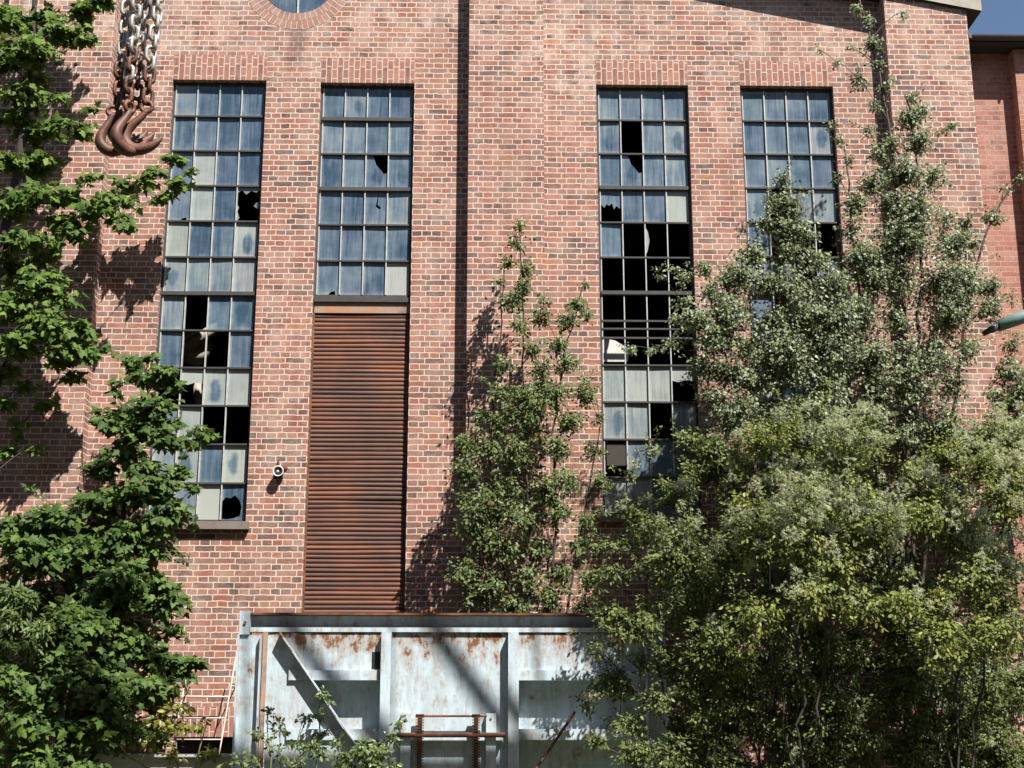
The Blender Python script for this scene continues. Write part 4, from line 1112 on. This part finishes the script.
# --- young sallow in the middle
Y = -0.85
B = [(520, 228, Y, 8, .9), (517, 244, Y, 12), (508, 262, Y, 11), (524, 266, Y, 12), (498, 282, Y, 9, .8), (530, 288, Y, 14), (512, 295, Y, 11), (546, 296, Y, 8, .9), (540, 316, Y, 16), (518, 325, Y, 14), (584, 282, Y, 8, .9), (578, 300, Y, 11), (570, 322, Y, 12), (586, 316, Y, 7, .8), (558, 340, Y, 15),
     (530, 350, Y, 17), (545, 372, Y, 18), (510, 365, Y, 15, .8), (570, 362, Y, 13, .8), (520, 390, Y, 20), (498, 392, Y, 14, .8), (555, 395, Y, 20), (585, 390, Y, 14, .8), (600, 420, Y, 12, .8), (480, 420, Y, 15), (505, 418, Y, 22), (535, 420, Y, 24), (570, 420, Y, 22), (465, 440, Y, 14), (490, 448, Y, 22), (520, 452, Y-.1, 24), (555, 450, Y-.1, 24), (590, 450, Y, 18),
     (470, 470, Y, 17), (498, 480, Y-.1, 24), (535, 482, Y-.1, 26), (572, 480, Y-.1, 24), (600, 480, Y, 14), (462, 500, Y, 15), (485, 510, Y-.1, 24), (520, 512, Y-.1, 26), (555, 515, Y-.1, 20, .8), (590, 515, Y, 16, .7), (470, 535, Y, 20), (500, 545, Y-.1, 24), (540, 545, Y, 20, .8), (575, 545, Y, 18, .7), (605, 545, Y, 14, .8), (465, 568, Y, 18), (490, 580, Y-.1, 24), (525, 578, Y-.1, 22), (560, 575, Y, 18, .8), (590, 580, Y, 20), (470, 600, Y, 20), (510, 605, Y, 22), (550, 602, Y, 20), (585, 610, Y, 18)]
r_, tot['sallow'] = plant('sallow_sapling', 'slender upright sallow sapling growing behind the gate in front of the middle pilaster', 'tree',
      [[(530, 640, Y), (528, 520, Y), (524, 400, Y), (522, 300, Y), (520, 225, Y)], [(545, 640, Y), (556, 520, Y), (552, 420, Y), (568, 340, Y), (585, 278, Y)], [(515, 640, Y), (495, 520, Y), (488, 430, Y), (500, 340, Y), (504, 270, Y)], [(560, 640, Y), (580, 540, Y), (592, 470, Y), (600, 425, Y)]],
      B, T_oval, 0.05, L_sallow, B_maple, spread=1.1, jit=0.3, shoots=14, dens=0.92, r0=0.022, flat=1.0, yflat=1.6, per_twig=11, upn=0.5, outn=0.5, rnd=0.5, rise=0.35)
# --- two birches
Y = -1.5
B = [(782, 178, Y, 10, .6), (775, 196, Y, 14, .8), (792, 205, Y, 14, .8), (765, 222, Y, 16, .8), (785, 232, Y, 20), (806, 228, Y, 14, .7), (760, 252, Y, 22), (788, 262, Y, 24), (815, 255, Y, 20, .8), (735, 278, Y, 22), (765, 288, Y, 26), (798, 292, Y, 26), (830, 285, Y, 22), (705, 268, Y, 12, .7), (712, 292, Y, 18), (688, 276, Y, 8, .8), (672, 268, Y, 6, .8), (658, 272, Y, 5, .7), (650, 352, Y, 9, .6), (668, 345, Y, 11, .7), (630, 350, Y, 7, .6), (674, 320, Y, 10, .7),
     (740, 312, Y, 26), (775, 322, Y, 28), (812, 322, Y, 28), (845, 315, Y, 26), (700, 322, Y, 18), (682, 300, Y, 10, .8), (718, 340, Y, 22), (750, 348, Y, 28), (788, 355, Y, 30), (825, 355, Y, 30), (700, 362, Y, 18), (728, 375, Y, 24), (762, 382, Y, 28), (800, 390, Y, 30), (838, 390, Y, 28), (706, 395, Y, 16, .7), (735, 410, Y, 24), (770, 418, Y, 28), (812, 425, Y, 28)]
r_, tot['birch1'] = plant('birch_tree', 'bushy young birch in front of the lower half of the fourth window', 'tree', [[(790, 700, Y), (788, 540, Y), (782, 400, Y), (780, 280, Y), (781, 180, Y)], [(790, 700, Y), (770, 520, Y), (735, 400, Y), (715, 300, Y)], [(795, 700, Y), (815, 520, Y), (832, 400, Y), (840, 300, Y)]],
      B, T_birch, 0.046, L_birch, B_birch, spread=1.2, jit=0.3, shoots=26, dens=1.35, r0=0.034, flat=0.95, yflat=1.7, per_twig=12, upn=0.45, outn=0.45, rnd=0.52, droop=0.35, rise=0.3)
Y = -1.25
B = [(858, 6, Y, 6, .9), (868, 22, Y, 8, .9), (872, 44, Y, 9, 1), (878, 62, Y, 9, 1), (884, 85, Y, 9, .9), (880, 104, Y, 8), (905, 12, Y, 6, .6), (818, 50, Y, 5, .5), (834, 62, Y, 5, .5), (850, 48, Y, 4, .5), (860, 82, Y, 10, .7), (912, 92, Y, 12, .6), (905, 118, Y, 13, .8), (920, 112, Y, 10, .7), (868, 130, Y, 12, .6), (840, 140, Y, 9, .7), (850, 158, Y, 13, .7), (890, 140, Y, 15, .8), (918, 142, Y, 16), (875, 152, Y, 12, .8), (945, 130, Y, 12, .4), (955, 125, Y, 6, .6),
     (832, 125, Y, 8, .5), (838, 175, Y, 10, .6), (870, 178, Y, 16, .8), (900, 172, Y, 20), (930, 175, Y, 15, .8), (860, 200, Y, 18, .8), (888, 205, Y, 22), (918, 210, Y, 22), (945, 215, Y, 14, .8), (968, 222, Y, 13, .8), (990, 210, Y, 9, .8), (1005, 190, Y, 8, .7), (1018, 178, Y, 7, .8), (1000, 220, Y, 9, .7),
     (852, 232, Y, 20, .9), (882, 238, Y, 26), (915, 245, Y, 26), (945, 242, Y, 20), (972, 245, Y, 14, .8), (850, 262, Y, 22), (875, 275, Y, 28), (908, 280, Y, 28), (942, 278, Y, 26), (970, 272, Y, 18), (992, 285, Y, 12, .8), (865, 310, Y, 28), (898, 318, Y, 30), (935, 315, Y, 28), (965, 308, Y, 22), (990, 312, Y, 14), (1012, 300, Y, 12, .7),
     (870, 350, Y, 30), (905, 358, Y, 30), (942, 352, Y, 28), (970, 345, Y, 20, .8), (1015, 345, Y, 12, .8), (880, 390, Y, 30), (918, 395, Y, 30), (952, 390, Y, 24, .8), (1010, 375, Y, 16, .8), (870, 425, Y, 28), (905, 432, Y, 28), (945, 430, Y, 26), (1010, 405, Y, 18, .8), (985, 428, Y, 14, .7), (1005, 360, Y, 16, .7), (1022, 395, Y, 18), (992, 400, Y, 13, .7), (1018, 425, Y, 18), (1002, 440, Y, 18), (985, 460, Y, 16)]
r_, tot['birch2'] = plant('birch_tree', 'tall thin birch climbing past the right pilaster up to the roof verge', 'tree', [[(905, 700, Y), (908, 540, Y), (908, 400, Y), (904, 280, Y), (896, 180, Y), (884, 100, Y), (872, 40, Y), (858, -6, Y)], [(905, 700, Y), (930, 520, Y), (955, 400, Y), (970, 290, Y), (985, 225, Y), (1020, 175, Y)], [(905, 700, Y), (885, 520, Y), (868, 400, Y), (858, 290, Y), (850, 200, Y), (845, 150, Y)], [(908, 700, Y), (915, 400, Y), (922, 240, Y), (916, 150, Y), (905, 95, Y)]],
      B, T_birch, 0.045, L_birch, B_birch, spread=1.2, jit=0.3, shoots=24, dens=1.2, r0=0.034, flat=1.0, yflat=1.6, per_twig=12, upn=0.45, outn=0.45, rnd=0.52, droop=0.35, rise=0.3, ymax=-0.34)
# --- the overgrown shrubs on the right
Y = -2.6
def mound(B, top, bot, y0, y1):
    return [(b[0], b[1], y0+(y1-y0)*max(0.0, min(1.0, (b[1]-top)/(bot-top))))+tuple(b[3:]) for b in B]
def bulge(B, top, bot, amt):
    return [(b[0], b[1], b[2]-amt*max(0.0, min(1.0, (bot-b[1])/(bot-top))))+tuple(b[3:]) for b in B]
def shrub(label, stems, B, leafm, size, dens, fl, tpl=T_oval, **kw):
    return plant('clematis_shrub', label, 'shrub', stems, B, tpl, size, leafm, B_twig, dens=dens, r0=0.013, spread=1.1, wobble=0.03, jit=0.4, shoots=34, flat=0.9, yflat=1.3, per_twig=10, upn=0.55, outn=0.45, rnd=0.42, fluff=fl, rise=0.3, stem='stems', crown='foliage', **kw)
B = [(795, 425, Y, 20), (830, 418, Y, 24), (862, 425, Y, 20), (770, 445, Y, 24), (805, 448, Y, 30), (845, 450, Y, 30), (880, 450, Y, 24), (745, 468, Y, 22), (775, 482, Y, 28), (815, 485, Y, 32), (855, 488, Y, 32), (750, 505, Y, 26), (790, 520, Y, 30), (835, 525, Y, 32), (870, 520, Y, 28), (760, 545, Y, 28, .9), (800, 560, Y, 32, .9), (845, 565, Y, 32, .9), (770, 590, Y+.2, 28, .7), (815, 600, Y+.2, 30, .7), (855, 605, Y+.2, 28, .7)]
r_, tot['sh1'] = shrub('shrub draped with pale fluffy clematis seed heads, highest of the right hand thicket', [[(800, 790, Y), (802, 650, Y), (795, 540, Y), (800, 440, Y)], [(805, 790, Y), (830, 640, Y), (842, 520, Y), (840, 430, Y)], [(795, 790, Y), (770, 640, Y), (760, 520, Y), (765, 455, Y)]], mound(B, 420, 600, -2.0, -3.7), L_clem, 0.049, 0.95, 0.2)
B = [(915, 465, Y+.2, 26), (950, 460, Y+.2, 26), (985, 470, Y, 26), (1015, 480, Y, 26), (900, 495, Y, 28), (935, 500, Y, 32), (975, 508, Y, 32), (1012, 515, Y, 28), (890, 530, Y, 28), (925, 540, Y, 32), (965, 548, Y, 32), (1005, 555, Y, 30), (905, 575, Y, 30, .9), (945, 585, Y, 32, .9), (985, 592, Y, 32, .9), (1018, 600, Y, 28), (900, 615, Y, 28, .7), (940, 625, Y, 32, .7), (980, 632, Y, 32, .8), (1015, 640, Y, 28, .8), (1008, 465, Y, 26), (1022, 500, Y, 26), (1000, 440, Y+.3, 20), (1020, 440, Y+.2, 20)]
r_, tot['sh2'] = shrub('clematis covered shrub at the right edge below the green pipe', [[(960, 790, Y), (955, 660, Y), (945, 560, Y), (950, 470, Y)], [(965, 790, Y), (990, 650, Y), (1000, 540, Y), (1010, 470, Y)], [(955, 790, Y), (920, 650, Y), (910, 560, Y), (905, 500, Y)]], mound(B, 440, 635, -1.9, -3.8), L_clem, 0.049, 0.95, 0.2)
Y = -2.3
B = [(630, 472, Y, 13, .5), (655, 446, Y, 13, .5), (682, 442, Y, 15, .6), (622, 505, Y, 15, .6), (690, 468, Y, 20), (715, 455, Y, 18), (735, 480, Y, 22), (660, 478, Y, 15, .8), (700, 495, Y, 26), (670, 500, Y, 22), (640, 510, Y, 16, .8), (725, 515, Y, 26), (690, 528, Y, 28), (655, 532, Y, 24), (625, 540, Y, 14, .8), (720, 550, Y, 28), (685, 562, Y, 30), (648, 566, Y, 26), (618, 575, Y, 16, .8), (715, 588, Y, 28), (680, 600, Y, 30, .9), (640, 602, Y, 26, .9), (612, 610, Y, 16, .8), (650, 630, Y, 24, .8), (620, 635, Y, 18, .8), (690, 640, Y, 28, .7), (730, 630, Y, 28, .7)]
r_, tot['sh3'] = shrub('leafy green shrub growing over the right end of the steel gate beam', [[(690, 790, Y), (688, 650, Y), (680, 540, Y), (705, 460, Y)], [(685, 790, Y), (655, 660, Y), (640, 580, Y), (650, 510, Y)], [(695, 790, Y), (720, 640, Y), (728, 540, Y), (735, 480, Y)]], mound(B, 455, 620, -1.9, -3.1), L_elder, 0.047, 0.85, 0.06)
Y = -2.9
B = [(600, 650, Y+.4, 14, .7), (610, 680, Y+.3, 18, .8), (640, 670, Y+.2, 22, .8), (585, 700, Y+.3, 14, .7), (620, 715, Y+.2, 22, .8), (660, 700, Y, 26, .7), (600, 745, Y, 20, .8), (645, 745, Y, 26, .8), (690, 680, Y, 28, .6), (730, 670, Y, 28, .6), (700, 720, Y, 30, .6), (745, 715, Y, 30, .6), (690, 760, Y, 28, .6), (740, 760, Y, 28, .6)]
r_, tot['sh4'] = shrub('thin twiggy shrub in front of the right bay of the steel gate', [[(700, 800, Y), (680, 740, Y), (640, 690, Y), (605, 655, Y)], [(705, 800, Y), (715, 720, Y), (735, 660, Y)], [(700, 800, Y), (650, 770, Y), (600, 745, Y)]], B, L_elder, 0.045, 0.9, 0.03, bare=0.25)
Y = -2.2
B = [(780, 650, Y, 28, .7), (820, 655, Y, 28, .7), (860, 660, Y, 28, .7), (790, 690, Y, 30, .6), (835, 700, Y, 30, .6), (875, 705, Y, 28, .7), (780, 735, Y, 30, .6), (825, 745, Y, 30, .6), (870, 750, Y, 30, .7), (790, 775, Y, 28, .6), (840, 780, Y, 28, .6), (910, 670, Y, 28, .8), (950, 680, Y, 30, .9), (990, 690, Y, 30), (1020, 680, Y, 26), (915, 715, Y, 30, .8), (955, 725, Y, 30, 1), (1000, 735, Y, 30, 1), (915, 760, Y, 30, .9), (960, 770, Y, 30, 1), (1005, 775, Y, 28, 1)]
r_, tot['sh5'] = shrub('dark open undergrowth shrub with bare stems at the bottom right corner', [[(850, 810, Y), (845, 740, Y), (830, 660, Y)], [(855, 810, Y), (880, 730, Y), (905, 665, Y)], [(860, 810, Y), (930, 740, Y), (985, 690, Y)], [(845, 810, Y), (800, 740, Y), (785, 660, Y)]], B, L_elder, 0.045, 0.9, 0.04, bare=0.25)

# --- dark bushes close against the wall behind the thicket
Y = -0.75
def fill(x0, x1, y0, y1, step, r):
    out = []
    yy = y0; k = 0
    while yy <= y1:
        xx = x0+(k % 2)*step/2
        while xx <= x1:
            out.append((xx+rng.normal(0, step*.18), yy+rng.normal(0, step*.18), Y+rng.normal(0, .15), r*rng.uniform(.8, 1.2), rng.uniform(.6, 1.1))); xx += step
        yy += step*0.85; k += 1
    return out
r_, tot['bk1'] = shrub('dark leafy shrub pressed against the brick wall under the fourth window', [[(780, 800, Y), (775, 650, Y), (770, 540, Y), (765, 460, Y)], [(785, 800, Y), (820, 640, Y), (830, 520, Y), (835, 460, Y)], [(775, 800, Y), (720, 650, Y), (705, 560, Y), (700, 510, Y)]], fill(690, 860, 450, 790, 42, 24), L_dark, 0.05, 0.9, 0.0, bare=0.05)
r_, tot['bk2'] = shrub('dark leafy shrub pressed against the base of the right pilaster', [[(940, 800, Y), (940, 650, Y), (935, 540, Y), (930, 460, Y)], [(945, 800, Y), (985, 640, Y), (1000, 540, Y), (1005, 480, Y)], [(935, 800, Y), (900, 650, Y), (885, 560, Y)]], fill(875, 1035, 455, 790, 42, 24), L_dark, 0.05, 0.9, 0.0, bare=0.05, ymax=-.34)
Y = -2.0
r_, tot['fr1'] = shrub('leafy shrub with pale stems in front of the lower right thicket', [[(760, 800, Y), (765, 720, Y), (770, 650, Y)], [(765, 800, Y), (800, 700, Y), (830, 640, Y)], [(755, 800, Y), (710, 720, Y), (690, 660, Y)]], fill(680, 850, 600, 790, 40, 22), L_elder, 0.045, 0.85, 0.03, bare=0.25)
r_, tot['fr2'] = shrub('low leafy shrub in the bottom right corner under the fluffy clematis', [[(940, 800, Y), (935, 720, Y), (930, 660, Y)], [(945, 800, Y), (980, 700, Y), (1000, 640, Y)], [(935, 800, Y), (900, 720, Y), (880, 660, Y)]], fill(865, 1030, 620, 790, 40, 22), L_elder, 0.045, 0.95, 0.04, bare=0.2)
Y = -0.7
r_, tot['bk3'] = plant('maple_thicket', 'dark maple regrowth in shade against the wall below the left window', 'bush', [[(60, 800, Y), (60, 680, Y), (50, 560, Y)], [(65, 800, Y), (120, 680, Y), (130, 560, Y)]], fill(0, 165, 525, 790, 40, 22), T_maple, 0.11, L_mapleD, B_maple, dens=1.6, r0=0.03, flat=0.7, per_twig=8, upn=0.8, outn=0.45, rnd=0.4)

# --- weeds
Y = -1.9
B = [(172, 690, Y, 10, .8), (165, 705, Y, 10), (185, 708, Y, 9), (160, 725, Y, 12), (182, 728, Y, 11), (150, 742, Y, 10), (118, 738, Y, 8), (100, 742, Y, 8), (205, 722, Y, 8, .8), (212, 748, Y, 11), (175, 752, Y, 10), (70, 732, Y, 7)]
r_, tot['w1'] = plant('yellowing_sapling', 'small sapling with yellowing leaves in front of the thin ladder', 'plant', [[(185, 790, Y), (175, 740, Y), (170, 695, Y)], [(185, 790, Y), (205, 750, Y), (207, 722, Y)], [(180, 790, Y), (140, 760, Y), (100, 742, Y)]], B, T_oval, 0.075, L_yell, B_green, dens=1.2, r0=0.012, flat=0.9, per_twig=6, upn=0.6, outn=0.5, rnd=0.5)
Y = -2.35
B = [(268, 712, Y, 8, .6), (262, 735, Y, 11, .7), (282, 728, Y, 10, .7), (295, 742, Y, 12, .8), (275, 752, Y, 14, .8), (305, 722, Y, 10, .8), (312, 745, Y, 12, .8), (250, 755, Y, 12, .8), (300, 762, Y, 12), (238, 762, Y, 10)]
r_, tot['w2'] = plant('pale_weed', 'thin pale leaved weed in front of the left corner plate of gate', 'plant', [[(272, 800, Y), (270, 750, Y), (268, 708, Y)], [(280, 800, Y), (300, 750, Y), (306, 720, Y)]], B, T_oval, 0.05, L_weed, B_green, dens=0.6, r0=0.008, flat=0.9, per_twig=7, upn=0.4, outn=0.5, rnd=0.7)
Y = -2.2
B = [(322, 694, Y, 8), (320, 712, Y, 8, .9), (330, 704, Y, 5), (316, 730, Y, 8), (322, 750, Y, 10)]
r_, tot['w3'] = plant('climbing_weed', 'single green shoot climbing across the diagonal brace of gate', 'plant', [[(318, 800, Y), (318, 750, Y), (320, 690, Y)]], B, T_oval, 0.06, L_weed, B_green, dens=0.7, r0=0.008, flat=1.0, per_twig=6, upn=0.6, outn=0.5, rnd=0.5)
Y = -2.45
B = [(345, 758, Y, 12), (362, 748, Y, 12), (380, 752, Y, 12), (390, 738, Y, 9), (372, 765, Y, 14), (350, 772, Y, 14), (395, 762, Y, 10), (335, 742, Y, 7), (398, 722, Y, 6, .8)]
r_, tot['w4'] = plant('leafy_weed', 'bushy fresh green weed at the foot of gate left of the locking gear', 'plant', [[(365, 800, Y), (365, 770, Y), (362, 745, Y)], [(368, 800, Y), (382, 770, Y), (392, 730, Y)], [(360, 800, Y), (348, 775, Y), (338, 745, Y)]], B, T_oval, 0.06, L_weed, B_green, dens=1.0, r0=0.010, flat=0.8, per_twig=6, upn=0.7, outn=0.5, rnd=0.45)
print('LEAVES', tot, sum(tot.values()))
